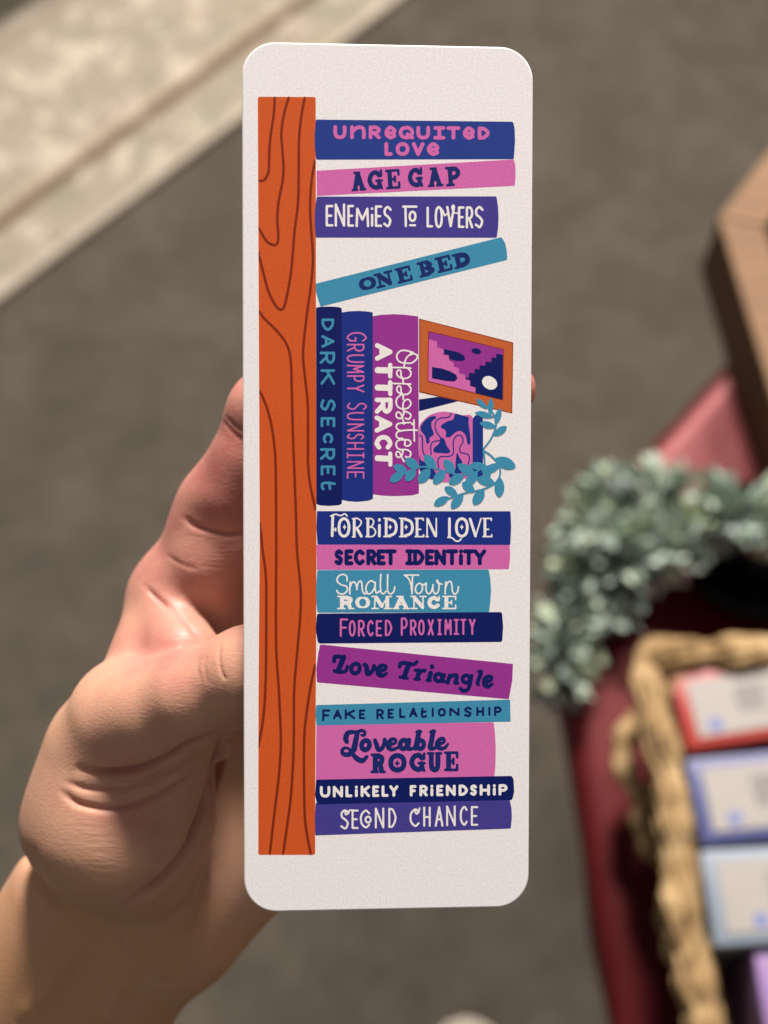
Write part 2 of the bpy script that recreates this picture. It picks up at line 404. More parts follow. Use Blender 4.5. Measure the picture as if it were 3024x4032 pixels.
for i in range(6):
    k = (i + 1) % 6
    q0, q1 = hexa[i] * .999 + hexa[k] * .001, hexa[k] * .999 + hexa[i] * .001; g0, g1 = h_in[i] * .999 + h_in[k] * .001, h_in[k] * .999 + h_in[i] * .001
    link('side_panel', prism('side_panel', [q0, q1, g1, g0], 0, hb - 0.0045), SHADEB, boxr)
    q0, q1 = hexa[i] * .998 + hexa[k] * .002, hexa[k] * .998 + hexa[i] * .002; g0, g1 = r_in[i] * .997 + r_in[k] * .003, r_in[k] * .997 + r_in[i] * .003
    link('rim_board', prism('rim_board', [q0, q1, g1, g0], hb - 0.004, hb, 0.0008), RIMW, boxr)
link('bottom_panel', prism('bottom_panel', inset(hexa, 0.007), 0.0, 0.004), SHADEB, boxr)

# ------------------------------------------------------------------ black bowl below the garland
m = NT('black_glaze'); m.p.inputs['Base Color'].default_value = (0.002, 0.002, 0.002, 1); m.set(Roughness=0.9); m.p.inputs['Specular IOR Level'].default_value = 0.03
bc = hit(2965, 2215, TZ + 0.02); prof = [(0.0, 0.002), (0.026, 0.002), (0.031, 0.010), (0.038, 0.026), (0.040, 0.042), (0.0385, 0.043), (0.036, 0.027), (0.028, 0.012), (0.0, 0.009)]
bm = bmesh.new(); last = None
for r, z in prof:
    ring = [bm.verts.new((r * math.cos(a), r * math.sin(a), z)) for a in np.linspace(0, 2 * math.pi, 40, endpoint=False)] if r > 0 else [bm.verts.new((0, 0, z))]
    if last:
        for k in range(40):
            if len(last) == 1: bm.faces.new((last[0], ring[k], ring[(k + 1) % 40]))
            elif len(ring) == 1: bm.faces.new((last[k], last[(k + 1) % 40], ring[0]))
            else: bm.faces.new((last[k], last[(k + 1) % 40], ring[(k + 1) % 40], ring[k]))
    last = ring
bmesh.ops.recalc_face_normals(bm, faces=bm.faces)
o = link('bowl', bm_mesh('bowl', bm, True), m.m); o.location = (bc[0], bc[1], TZ + 0.001); o.scale = (1.2, 1.2, 1.0)
tag(o, 'small black bowl on the red cloth under the grey green garland', 'bowl')

# ------------------------------------------------------------------ eucalyptus garland
gar = empty('leaf_garland', tuple(hit(2250, 2150, TZ + 0.01)))
tag(gar, 'grey green eucalyptus garland lying over the table corner', 'garland')
gl = gar.location.copy()
main = catmull([hit(x, y, TZ + z) for x, y, z in ((3060, 2030, .045), (2860, 2010, .05), (2660, 1975, .045), (2480, 1955, .035), (2360, 2000, .03), (2300, 2120, .028), (2270, 2270, .025), (2240, 2430, .022), (2215, 2570, .02), (2215, 2710, .012))], 10)
sec = catmull([hit(x, y, TZ + z) for x, y, z in ((2300, 2070, .04), (2420, 2150, .045), (2560, 2170, .05), (2680, 2120, .05), (2820, 2060, .05), (2960, 2080, .05))], 8)
third = catmull([hit(x, y, TZ + z) for x, y, z in ((2400, 2090, .04), (2430, 2220, .035), (2410, 2330, .03), (2350, 2450, .02))], 8)
m = NT('stem'); m.p.inputs['Base Color'].default_value = (0.10, 0.085, 0.05, 1); m.set(Roughness=0.7)
for pth in (main, sec, third):
    link('stem', tube_mesh([Vector(p) - gl for p in pth], 0.0022, 'stem', 6), m.m, gar)
m = NT('eucalyptus_leaf')
oi = m.n('ShaderNodeAttribute', attribute_name='shade')
c = m.ramp(oi.outputs['Fac'], [(0.0, (0.07, 0.10, 0.07, 1)), (0.3, (0.24, 0.32, 0.27, 1)), (0.6, (0.42, 0.52, 0.44, 1)), (0.8, (0.47, 0.54, 0.36, 1)), (1.0, (0.56, 0.61, 0.61, 1))])
m.l(c, m.p.inputs['Base Color']); m.set(Roughness=0.9); m.p.inputs['Specular IOR Level'].default_value = 0.12
LEAF = m.m
rng = random.Random(5)
def leaf_cluster(path, n, spread, name):
    V, Fc, sh = [], [], []
    L = len(path)
    for _ in range(n):
        i = rng.randrange(L - 1); t = rng.random(); p = Vector(path[i] * (1 - t) + path[i + 1] * t)
        tan = Vector(path[i + 1] - path[i]).normalized()
        d = Vector((rng.gauss(0, 1), rng.gauss(0, 1), rng.gauss(0.25, 0.9))); d -= tan * d.dot(tan) * 0.4; d.normalize()
        rad = spread * (rng.random() ** 0.6) * (1.0 + 0.45 * math.sin(i * 0.55 + 1.3 * math.sin(i * 0.23)))
        b = p + d * rad; 
        if b.z < TZ + 0.004: b.z = TZ + 0.004 + rng.random() * 0.01
        ln = rng.uniform(0.006, 0.0125); wd = ln * rng.uniform(0.36, 0.52)
        ax = (d + tan * rng.uniform(-0.3, 1.0) + Vector((0, 0, 0.2))).normalized()
        sd = ax.cross(Vector((rng.gauss(0, 1), rng.gauss(0, 1), rng.gauss(0, 1)))).normalized(); up = sd.cross(ax)
        k0 = len(V)
        prof = [(0, 0), (0.22, .72), (0.5, 1), (0.8, .78), (1, 0)]
        for u, w in prof:
            c_ = b + ax * (u - .3) * ln * 1.6 + up * (-(u - .5) ** 2) * ln * 0.5
            V.append(c_ - sd * wd * w + up * wd * 0.25 * w - gl); V.append(c_ - gl); V.append(c_ + sd * wd * w + up * wd * 0.25 * w - gl)
        for r in range(4):
            for q in range(2):
                a = k0 + r * 3 + q; Fc.append((a, a + 1, a + 4, a + 3))
        s_ = min(1, max(0, rng.gauss(0.5, 0.27)))
        sh += [s_] * 15
    me = mesh(name, V, Fc, True)
    at = me.attributes.new('shade', 'FLOAT', 'POINT'); at.data.foreach_set('value', sh)
    return me
link('foliage', leaf_cluster(main, 1050, 0.0165, 'foliage'), LEAF, gar)
link('foliage', leaf_cluster(sec, 460, 0.017, 'foliage'), LEAF, gar)
link('foliage', leaf_cluster(third, 260, 0.016, 'foliage'), LEAF, gar)

# ------------------------------------------------------------------ photographer's shoe tip on the carpet
m = NT('shoe_canvas'); m.p.inputs['Base Color'].default_value = (0.40, 0.36, 0.29, 1); m.set(Roughness=0.8); m.bump(m.noise(900, 1), .3, .001)
m2 = NT('shoe_rubber'); m2.p.inputs['Base Color'].default_value = (0.62, 0.58, 0.50, 1); m2.set(Roughness=0.55)
st = hit(1800, 4015, 0.03)
shoe = empty('shoe', (st[0], st[1] - 0.13, 0.001)); shoe.rotation_euler = (0, 0, math.radians(-6)); tag(shoe, 'pale beige shoe standing on the carpet, only its toe in view', 'shoe')
def shoe_mesh(name, zs, inset):
    out = [(-0.135, .030), (-0.125, .034), (-0.09, .036), (-0.03, .033), (0.03, .040), (0.08, .044), (0.105, .038), (0.125, .024), (0.132, .008)]
    bm = bmesh.new(); last = None
    for z, k in zs:
        ring = []
        for y, w in out: ring.append(bm.verts.new((w * k, y * (1 - (1 - k) * .35), z if not callable(z) else z(y))))
        for y, w in out[::-1]: ring.append(bm.verts.new((-w * k, y * (1 - (1 - k) * .35), z if not callable(z) else z(y))))
        n = len(ring)
        if last:
            for i in range(n): bm.faces.new((last[i], last[(i + 1) % n], ring[(i + 1) % n], ring[i]))
        else: bm.faces.new(ring[::-1])
        last = ring
    bm.faces.new(last); bmesh.ops.subdivide_edges(bm, edges=bm.edges[:], cuts=1, use_grid_fill=False, smooth=0.6)
    bmesh.ops.recalc_face_normals(bm, faces=bm.faces); return bm_mesh(name, bm, True)
link('sole', shoe_mesh('sole', [(0, .97), (0.004, 1.0), (0.022, 1.0), (0.025, .97)], 0), m2.m, shoe)
up_ = lambda k: (lambda y: 0.026 + k * (0.075 if y < -.02 else max(0.022, 0.075 - (y + .02) * .38)))
link('upper', shoe_mesh('upper', [(0.0255, .95), (up_(.35), .93), (up_(.7), .82), (up_(.95), .58), (up_(1.0), .3)], 0), m.m, shoe)

# ------------------------------------------------------------------ the bookmark
CW, CH = 0.0508, 0.15234
Rc = np.array([[0.99777623, 0.00126277, 0.06664081], [0.00140563, 0.99919951, -0.03997955], [-0.06663795, 0.03998432, 0.99697575]])
Tc = np.array([0.683807, 5.22828, -251.33377]) / 1000
Rw = MCn @ Rc; Tw = CAMP + MCn @ Tc
card_root = empty('bookmark'); card_root.matrix_world = Matrix(((*Rw[0], Tw[0]), (*Rw[1], Tw[1]), (*Rw[2], Tw[2]), (0, 0, 0, 1)))
tag(card_root, 'white rounded bookmark printed with a shelf of romance trope books, held in the hand', 'bookmark')
ctr = -Rc.T @ Tc                                     # camera centre in the card's own frame
def cp(P):                                            # photographed point on the printed face -> card frame (m)
    P = np.atleast_2d(np.array(P, float))
    d = np.stack([(P[:, 0] - 1512) / FPX, -(P[:, 1] - 2016) / FPX, -np.ones(len(P))], 1) @ Rc
    s = -ctr[2] / d[:, 2]
    return (ctr + d * s[:, None])[:, :2]
def to(crop, P):
    ox, oy, s = CROPS[crop]; P = np.atleast_2d(np.array(P, float))
    return np.c_[ox + P[:, 0] / s, oy + P[:, 1] / s]
k8 = 1659 / 800
CROPS = dict(px=(0, 0, 1), A=(1230, 460, k8), B=(1230, 750, k8), C=(1230, 920, k8), D=(1230, 1190, 1659 / 400), E=(1230, 1550, 1659 / 450), F=(1630, 1220, 1659 / 450),
             G=(1500, 1580, 1659 / 580), H=(1230, 2000, k8), I=(1230, 2220, 1659 / 750), J=(1230, 2390, k8), K=(1230, 2520, k8), L=(1230, 2740, k8),
             M=(1300, 2850, 1659 / 550), N=(1230, 3040, k8), O=(1230, 3150, k8), W1=(980, 350, 737 / 300), W2=(980, 1250, 737 / 300), W3=(980, 2150, 737 / 300), W4=(980, 2700, 948 / 300), V4=(930, 2730, 1659 / 1200))

def ink(name, col, rough=0.55):
    m = NT(name)
    nz = m.noise(2600, 2, 0.6)
    a = tuple(v * 0.93 for v in col[:3]) + (1,); b = tuple(min(1, v * 1.07) for v in col[:3]) + (1,)
    m.l(m.ramp(nz, [(0.35, a), (0.65, b)]), m.p.inputs['Base Color'])
    m.set(Roughness=rough); m.p.inputs['Specular IOR Level'].default_value = 0.2
    mp = m.n('ShaderNodeMapping'); mp.inputs['Scale'].default_value = (1.0, 2.3, 1.0); m.l(m.coord(), mp.inputs['Vector'])
    m.bump(m.noise(3300, 3, 0.65, mp.outputs[0]), 0.15, 0.000035)
    return m.m
KI = 1.14                                             # printed colour = photographed colour under this much light
def inkc(name, r, g, b, k=KI): 
    c = lin(r, g, b); return ink(name, (max(0.001, c[0] * k * 0.93 - 0.004), c[1] * k * 1.0, c[2] * k * 1.10, 1))
PAPER = ink('card_paper', (0.85, 0.845, 0.86, 1), 0.5)
INK = dict(blue=inkc('ink_blue', 36, 56, 128), pink=inkc('ink_pink', 204, 100, 160), purple=inkc('ink_violet', 68, 56, 132), teal=inkc('ink_teal', 62, 136, 164), navy=inkc('ink_navy', 6, 20, 86),
           royal=inkc('ink_royal', 28, 44, 120), plum=inkc('ink_plum', 148, 48, 134), orange=inkc('ink_orange', 200, 82, 32), brown=inkc('ink_brown', 124, 38, 10),
           frame=inkc('ink_ochre', 190, 92, 44), rust=inkc('ink_rust', 132, 40, 24), white=ink('ink_white', (0.86, 0.855, 0.84, 1)), dark=inkc('ink_deep_navy', 24, 36, 96))

# card body
def rrect(w, h, r, n=12):
    out = []
    for cx, cy, a0 in ((w / 2 - r, h / 2 - r, 0), (-w / 2 + r, h / 2 - r, 90), (-w / 2 + r, -h / 2 + r, 180), (w / 2 - r, -h / 2 + r, 270)):
        for k in range(n + 1):
            a = math.radians(a0 + 90 * k / n); out.append((cx + r * math.cos(a), cy + r * math.sin(a)))
    return out
bm = bmesh.new(); last = None
for z, ins in ((-0.00055, 0.00012), (-0.00045, 0.0), (-0.00018, 0.0), (-0.00005, 0.00010), (0.0, 0.00026)):
    ring = [bm.verts.new((x, y, z)) for x, y in rrect(CW - 2 * ins, CH - 2 * ins, 0.0058 - ins)]
    n = len(ring)
    if last:
        for i in range(n): bm.faces.new((last[i], last[(i + 1) % n], ring[(i + 1) % n], ring[i]))
    else: bm.faces.new(ring[::-1])
    last = ring
bm.faces.new(last)
CARD = link('card', bm_mesh('card', bm), PAPER, card_root)

# flat printed shapes ----------------------------------------------------------
LAY = 0.0000025
def flat(name, P, layer, mat, parent, label=None):
    q = cp(P); me = mesh(name, [(x, y, layer * LAY) for x, y in q], [list(range(len(q)))])
    if me.polygons[0].normal.z < 0: me.flip_normals()
    o = link(name, me, mat, parent)
    if label: o['label'] = label
    return o
def rounded(P, r, n=5):
    P = np.array(P, float); out = []; N = len(P); rr = r if isinstance(r, (list, tuple)) else [r] * N
    for i in range(N):
        a, b, c = P[i - 1], P[i], P[(i + 1) % N]
        if rr[i] <= 0: out.append(b); continue
        u = a - b; v = c - b; lu, lv = np.linalg.norm(u), np.linalg.norm(v); k = min(rr[i], lu * .45, lv * .45)
        s0, s1 = b + u / lu * k, b + v / lv * k
        for j in range(n + 1):
            t = j / n; out.append((1 - t) ** 2 * s0 + 2 * t * (1 - t) * b + t * t * s1)
    return np.array(out)
# stroke shapes: signed distance field on a grid -> one flat mesh ------------------
class Field:
    def __init__(s): s.segs = []; s.polys = []
    def stroke(s, P, r):
        P = np.array(P, float); R = np.full(len(P), r, float) if np.isscalar(r) else np.array(r, float)
        if len(P) == 1: P = np.vstack([P, P + [[.01, 0]]]); R = np.r_[R, R]
        for i in range(len(P) - 1): s.segs.append((P[i], P[i + 1], R[i], R[i + 1]))
    def poly(s, P): s.polys.append(np.array(P, float))
    def build(s, name, layer, mat, parent, step=1.7, label=None):
        pts = [q for a, b, ra, rb in s.segs for q in (a - max(ra, rb), b - max(ra, rb), a + max(ra, rb), b + max(ra, rb))] + [q for p in s.polys for q in p]
        lo = np.min(pts, 0) - 2 * step; hi = np.max(pts, 0) + 2 * step
        nx, ny = (np.ceil((hi - lo) / step)).astype(int) + 1
        xs = lo[0] + np.arange(nx) * step; ys = lo[1] + np.arange(ny) * step
        D = np.full((ny, nx), 99.0)
        for a, b, ra, rb in s.segs:
            m_ = max(ra, rb) + 2 * step
            i0, i1 = np.searchsorted(xs, [min(a[0], b[0]) - m_, max(a[0], b[0]) + m_]); j0, j1 = np.searchsorted(ys, [min(a[1], b[1]) - m_, max(a[1], b[1]) + m_])
            X, Y = np.meshgrid(xs[i0:i1], ys[j0:j1]); ab = b - a; L2 = max(ab @ ab, 1e-9)
            t = np.clip(((X - a[0]) * ab[0] + (Y - a[1]) * ab[1]) / L2, 0, 1)
            d = np.hypot(X - a[0] - t * ab[0], Y - a[1] - t * ab[1]) - (ra + t * (rb - ra))
            D[j0:j1, i0:i1] = np.minimum(D[j0:j1, i0:i1], d)
        for p in s.polys:
            X, Y = np.meshgrid(xs, ys); ins = np.zeros(X.shape, bool); dd = np.full(X.shape, 99.0)
            for i in range(len(p)):
                a, b = p[i - 1], p[i]; ab = b - a; L2 = max(ab @ ab, 1e-9)
                t = np.clip(((X - a[0]) * ab[0] + (Y - a[1]) * ab[1]) / L2, 0, 1); dd = np.minimum(dd, np.hypot(X - a[0] - t * ab[0], Y - a[1] - t * ab[1]))
                c = ((a[1] > Y) != (b[1] > Y)) & (X < (b[0] - a[0]) * (Y - a[1]) / (b[1] - a[1] + 1e-12) + a[0]); ins ^= c
            D = np.minimum(D, np.where(ins, -dd, dd))
        D = np.where(np.abs(D) < 1e-4, 1e-4, D)
        V, Fc, gi, ei = [], [], {}, {}
        def gv(j, i):
            if (j, i) not in gi: gi[(j, i)] = len(V); V.append((xs[i], ys[j]))
            return gi[(j, i)]
        def ev(j0, i0, j1, i1):
            k = (j0, i0, j1, i1) if (j0, i0) < (j1, i1) else (j1, i1, j0, i0)
            if k not in ei:
                a, b = D[k[0], k[1]], D[k[2], k[3]]; t = a / (a - b)
                ei[k] = len(V); V.append((xs[k[1]] + t * (xs[k[3]] - xs[k[1]]), ys[k[0]] + t * (ys[k[2]] - ys[k[0]])))
            return ei[k]
        neg = D < 0
        cnt = neg[:-1, :-1].astype(int) + neg[1:, :-1] + neg[:-1, 1:] + neg[1:, 1:]
        for j, i in zip(*np.nonzero(cnt)):
            cs = [(j, i), (j, i + 1), (j + 1, i + 1), (j + 1, i)]; f = []
            for q in range(4):
                a, b = cs[q], cs[(q + 1) % 4]
                if neg[a]: f.append(gv(*a))
                if neg[a] != neg[b]: f.append(ev(*a, *b))
            if len(f) > 2: Fc.append(f)
        q = cp(V); me = mesh(name, [(x, y, layer * LAY) for x, y in q], Fc)
        if me.polygons[0].normal.z < 0: me.flip_normals()
        o = link(name, me, mat, parent)
        if label: o['label'] = label
        return o

# shelf and its grain -----------------------------------------------------------
sh = rounded([(1015, 381), (1243, 382), (1244, 1250), (1246, 2130), (1245, 2500), (1241, 3100), (1241, 3366), (1017, 3366), (1018, 2750), (1023, 2100), (1019, 1250)], [9, 9, 0, 0, 0, 0, 10, 8, 0, 0, 0])
SHELF = flat('printed_shelf', sh, 2, INK['orange'], card_root, 'orange printed wooden shelf plank with dark grain lines')
G_ = Field(); gr = 5.2
def grain(*parts, taper=True):
    P = np.vstack([to(c, p) for c, p in parts]); P = catmull(P, 8)
    P = P[(P[:, 1] > 383) & (P[:, 1] < 3364)]
    xl = np.interp(P[:, 1], [381, 1250, 2100, 2750, 3366], [1015, 1019, 1023, 1018, 1017]); xr = np.interp(P[:, 1], [382, 1250, 2130, 2500, 3100], [1243, 1244, 1246, 1245, 1241])
    P[:, 0] = np.clip(P[:, 0], xl + 3, xr - 3)
    rr = np.minimum(gr, np.minimum(P[:, 0] - xl, xr - P[:, 0])); rr = np.minimum(rr, np.minimum(P[:, 1] - 380, 3367 - P[:, 1])); rr = np.clip(rr, 2.0, gr)
    G_.stroke(P, rr)
grain(('W1', [(250, 85), (240, 250), (205, 500), (195, 700), (190, 800), (150, 880), (92, 888)]))
grain(('W1', [(385, 85), (345, 220), (315, 420), (325, 600), (335, 760), (325, 900), (290, 1080), (275, 1250), (285, 1420), (275, 1490), (240, 1510), (170, 1470), (92, 1340)]))
grain(('W1', [(540, 85), (505, 280), (485, 500), (482, 800), (475, 1100), (440, 1400), (410, 1750), (360, 2040), (325, 2130), (270, 2110), (190, 1960), (130, 1740), (92, 1580)]))
grain(('W1', [(640, 690), (605, 900), (592, 1150), (605, 1400), (620, 1650), (600, 1900), (575, 2080)]), ('W2', [(555, 20), (530, 250), (525, 400), (545, 600), (570, 850), (572, 1200), (572, 1400), (590, 1600), (645, 1860)]))
grain(('W1', [(100, 2150)]), ('W2', [(150, 10), (280, 140), (370, 270), (405, 420), (415, 700), (425, 1100), (440, 1500), (455, 1900)]), ('W3', [(465, 30), (490, 300), (502, 480), (495, 700), (470, 1000), (440, 1350), (435, 1650)]), ('W4', [(560, 600), (550, 950), (520, 1400), (470, 1780), (425, 2098)]))
grain(('W2', [(102, 705), (170, 860), (225, 1080), (255, 1350), (262, 1700), (264, 2080)]), ('W3', [(265, 100), (262, 500), (265, 1000), (290, 1400), (304, 1700)]), ('W4', [(398, 640), (395, 820), (370, 1150), (310, 1650), (260, 2098)]))
grain(('W2', [(108, 1990), (122, 2130)]), ('W3', [(130, 20), (165, 300), (168, 700), (165, 1200), (150, 1550), (125, 1760), (93, 1940)]))
grain(('W3', [(640, 1150), (590, 1400), (550, 1680)]), ('W4', [(690, 620), (685, 1000), (695, 1600), (725, 1860), (770, 2098)]))
o = G_.build('grain_lines', 5, INK['brown'], SHELF)

# books ---------------------------------------------------------------------------
def book(crop, P, r, col, layer, label): return flat('printed_book', rounded(to(crop, P) if isinstance(crop, str) else np.vstack([to(c, p) for c, p in zip(crop, P)]), r), layer, INK[col], card_root, label)
B = {}
B[0] = book('A', [(28, 22), (1640, 40), (1652, 100), (1655, 200), (1645, 346), (32, 350), (20, 260), (18, 150)], [6, 9, 5, 5, 5, 4, 5, 5], 'blue', 3, 'blue printed book with pink lettering UNREQUITED LOVE')
B[1] = book(['A', 'B'], [[(34, 440), (1645, 348), (1658, 400), (1659, 500), (1652, 563)], [(36, 44)]], [2, 5, 5, 5, 5, 2], 'pink', 2.6, 'pink printed book with navy lettering AGE GAP')
B[2] = book('B', [(35, 50), (1503, 48), (1516, 130), (1520, 220), (1516, 310), (1505, 386), (28, 385), (20, 290), (20, 170)], [5, 6, 5, 5, 5, 5, 5, 5, 5], 'purple', 3.2, 'violet printed book with white lettering ENEMIES TO LOVERS')
B[3] = book('C', [(28, 408), (1545, 28), (1576, 80), (1588, 150), (1592, 214), (66, 596), (30, 480)], [3, 8, 5, 5, 7, 5, 5], 'teal', 3.4, 'teal printed book leaning at a slant with navy lettering ONE BED')
B[4] = book(['D', 'E'], [[(60, 88), (140, 74), (300, 70), (440, 80), (481, 100)], [(428, 1600), (380, 1618), (240, 1628), (110, 1620), (58, 1602)]], [4, 2, 2, 2, 8, 6, 2, 2, 2, 4], 'navy', 4.2, 'dark navy printed book lying on the shelf with teal lettering DARK SECRET')
B[5] = book(['D', 'E'], [[(478, 166), (600, 148), (730, 142), (860, 147), (986, 166)], [(880, 1528), (800, 1555), (650, 1570), (520, 1560), (424, 1540)]], [2, 2, 2, 2, 3, 4, 2, 2, 2, 2], 'royal', 3.6, 'royal blue printed book with pink lettering GRUMPY SUNSHINE')
B[6] = book(['D', 'px', 'E'], [[(981, 229), (1130, 205), (1330, 195), (1500, 203)], [(1647, 1246)], [(1547, 1450), (1450, 1475), (1200, 1487), (1000, 1478), (876, 1460)]], [3, 2, 2, 2, 3, 4, 2, 2, 2, 3], 'plum', 3.0, 'plum printed book with white lettering OPPOSITES ATTRACT')
B[7] = book('H', [(38, 26), (1618, 27), (1623, 160), (1616, 302), (42, 299), (33, 160)], [4, 6, 3, 5, 5, 4], 'royal', 3.9, 'royal blue printed book with white lettering FORBIDDEN LOVE')
B[8] = book('H', [(34, 300), (1612, 303), (1615, 400), (1604, 500), (36, 505)], [2, 3, 3, 4, 2], 'pink', 3.3, 'pink printed book with navy lettering SECRET IDENTITY')
B[9] = book('I', [(44, 56), (1535, 50), (1550, 130), (1556, 230), (1550, 330), (1538, 422), (45, 425), (34, 340), (32, 200)], [5, 3, 4, 4, 4, 3, 8, 5, 5], 'teal', 3.6, 'teal printed book with white lettering SMALL TOWN ROMANCE')
B[10] = book('J', [(38, 54), (1548, 41), (1558, 160), (1550, 285), (46, 298), (27, 180)], [9, 9, 3, 9, 11, 6], 'navy', 4.3, 'navy printed book with pink lettering FORCED PROXIMITY')
B[11] = book('K', [(64, 36), (1638, 195), (1632, 330), (1604, 483), (38, 346), (32, 240), (48, 110)], [5, 4, 3, 4, 7, 5, 4], 'plum', 3.1, 'plum printed book tilted with navy lettering LOVE TRIANGLE')
B[12] = book('L', [(32, 75), (1615, 30), (1618, 210), (34, 242), (24, 150)], [5, 4, 4, 4, 4], 'teal', 3.7, 'thin teal printed book with navy lettering FAKE RELATIONSHIP')
B[13] = book(['L', 'V4'], [[(33, 236), (1480, 216)], [(1409, 220), (1413, 300), (1411, 400), (1404, 465), (433, 478)]], [2, 2, 3, 3, 3, 2, 2], 'pink', 3.2, 'broad pink printed book with navy lettering LOVEABLE ROGUE')
B[14] = book('N', [(30, 62), (1628, 31), (1643, 60), (1648, 160), (1632, 228), (40, 264), (22, 190)], [8, 6, 5, 4, 8, 9, 5], 'navy', 4.4, 'navy printed book with bold white lettering UNLIKELY FRIENDSHIP')
B[15] = book('O', [(26, 24), (1610, -8), (1626, 70), (1629, 140), (1620, 233), (24, 289), (20, 160)], [5, 2, 4, 4, 5, 5, 4], 'purple', 3.5, 'violet printed book at the bottom with white lettering SECOND CHANCE')

# lettering skeletons ---------------------------------------------------------------
def pts(s): return [tuple(float(v) for v in p.split(',')) for p in s.split()]
def parse(spec):
    out = []
    for st in spec.split(';'):
        st = st.strip(); k, s = st[0], st[1:].strip(); w = 1
        if s[0] in 'Tt': w = 0 if s[0] == 'T' else 1; s = s[1:]
        elif True: w = 0
        out.append((k, w, pts(s)))
    return out
SANS = {k: parse(v) for k, v in {
    'A': 'L 0,1 .5,0 1,1;L .2,.66 .8,.66', 'B': 'L 0,0 0,1;S 0,0 .6,.02 .85,.24 .6,.46 0,.48;S 0,.48 .7,.5 1,.74 .7,.98 0,1',
    'C': 'S 1,.17 .6,0 .13,.2 0,.5 .13,.8 .6,1 1,.83', 'D': 'L 0,0 0,1;S 0,0 .55,.06 1,.5 .55,.94 0,1', 'E': 'L 1,0 0,0 0,1 1,1;L 0,.5 .8,.5', 'F': 'L 1,0 0,0 0,1;L 0,.5 .8,.5',
    'G': 'S 1,.18 .62,0 .12,.2 0,.5 .12,.8 .6,1 1,.8;L 1,.85 1,.56 .6,.56', 'H': 'L 0,0 0,1;L 1,0 1,1;L 0,.52 1,.52', 'I': 'L .5,0 .5,1', 'J': 'L 0,0 1,0;L 0,1 1,1;L .5,0 .5,1',
    'K': 'L 0,0 0,1;L 1,0 0,.58;L .3,.42 1,1', 'L': 'L 0,0 0,1 1,1', 'M': 'L 0,1 .06,0 .5,.62 .94,0 1,1', 'N': 'L 0,1 0,0 1,1 1,0', 'O': 'C .5,0 .87,.14 1,.5 .87,.86 .5,1 .13,.86 0,.5 .13,.14',
    'P': 'L 0,0 0,1;S 0,0 .7,.02 1,.28 .7,.54 0,.57', 'Q': 'C .5,0 .87,.14 1,.5 .87,.86 .5,1 .13,.86 0,.5 .13,.14;L .6,.66 1,1', 'R': 'L 0,0 0,1;S 0,0 .7,.02 1,.27 .7,.52 0,.55;L .42,.55 1,1',
    'S': 'S 1,.14 .55,0 .08,.14 .12,.38 .6,.52 .95,.72 .6,1 0,.88', 'T': 'L 0,0 1,0;L .5,0 .5,1', 'U': 'S 0,0 0,.6 .17,.92 .5,1 .83,.92 1,.6 1,0', 'V': 'L 0,0 .5,1 1,0', 'X': 'L 0,0 1,1;L 1,0 0,1',
    'Y': 'L 0,0 .5,.5 1,0;L .5,.45 .5,1', 'i': 'L .5,.38 .5,1;L .5,0 .5,.02', 'e': 'S .08,.55 .9,.5 .98,.26 .5,0 .06,.32 .06,.72 .5,1 1,.84', 'n': 'L 0,0 0,1;S 0,.5 .4,.06 .85,.06 1,.4 1,1',
    't': 'S .25,0 .15,.5 .2,.92 .6,1 1,.9;L .1,.42 .95,.36', 'd': 'C .5,.2 .7,.5 .5,.8 .3,.5'}.items()}
SLAB = {k: parse(v) for k, v in {
    'A': 'LT .14,1 .46,.04;LT .5,.04 .84,1;Lt .22,.66 .76,.66;Lt 0,1 .34,1;Lt .62,1 1,1;Lt .22,0 .6,0', 'G': 'ST .88,.22 .62,.03 .25,.14 .06,.5 .22,.85 .6,1 .84,.9;LT .86,.6 .86,.94;Lt .6,.56 1,.56;Lt .97,0 .97,.3;Lt .97,1 .9,.8',
    'E': 'LT .22,.04 .22,.96;Lt 0,0 1,0 1,.26;Lt 0,1 1,1 1,.72;Lt .2,.5 .66,.5;Lt .68,.36 .68,.64', 'P': 'LT .24,.03 .24,.97;Lt 0,1 .5,1;Lt 0,0 .3,0;ST .2,.02 .7,.02 .96,.28 .7,.55 .3,.57', 'O': 'CT .5,0 .87,.14 1,.5 .87,.86 .5,1 .13,.86 0,.5 .13,.14',
    'o': 'KT .5,0 .87,.14 1,.5 .87,.86 .5,1 .13,.86 0,.5 .13,.14', 'N': 'Lt .2,.0 .2,1;LT .2,.05 .8,.95;Lt .8,0 .8,1;Lt 0,0 .3,0;Lt 0,1 .4,1;Lt .6,0 1,0', 'B': 'LT .2,.03 .2,.97;Lt 0,0 .5,0;Lt 0,1 .5,1;St .2,0 .65,.0 .7,.02;ST .6,.04 .86,.24 .55,.47;Lt .25,.48 .6,.48;ST .55,.5 .96,.74 .6,.98 .5,1',
    'D': 'LT .2,.03 .2,.97;Lt 0,0 .55,0;Lt 0,1 .55,1;ST .5,.02 .85,.14 .98,.5 .85,.86 .5,.98', 'R': 'LT .22,.03 .22,.97;Lt 0,0 .6,0;Lt 0,1 .46,1;ST .5,.02 .82,.1 .86,.28 .74,.48 .4,.53;ST .5,.52 .72,.66 .8,.95;Lt .7,1 1,1', 'M': 'Lt .16,.02 .14,1;LT .2,.04 .5,.86;Lt .5,.86 .8,.04;LT .83,.04 .83,.97;Lt 0,0 .26,0;Lt 0,1 .32,1;Lt .76,0 1,0;Lt .64,1 1,1',
    'C': 'ST .86,.2 .58,.02 .22,.14 .05,.5 .2,.86 .58,.98 .92,.8;Lt .95,0 .95,.32', 'U': 'LT .2,.02 .2,.62;ST .2,.6 .27,.88 .52,1 .76,.88 .82,.6;LT .82,.02 .82,.62;Lt 0,0 .4,0;Lt .64,0 1,0'}.items()}
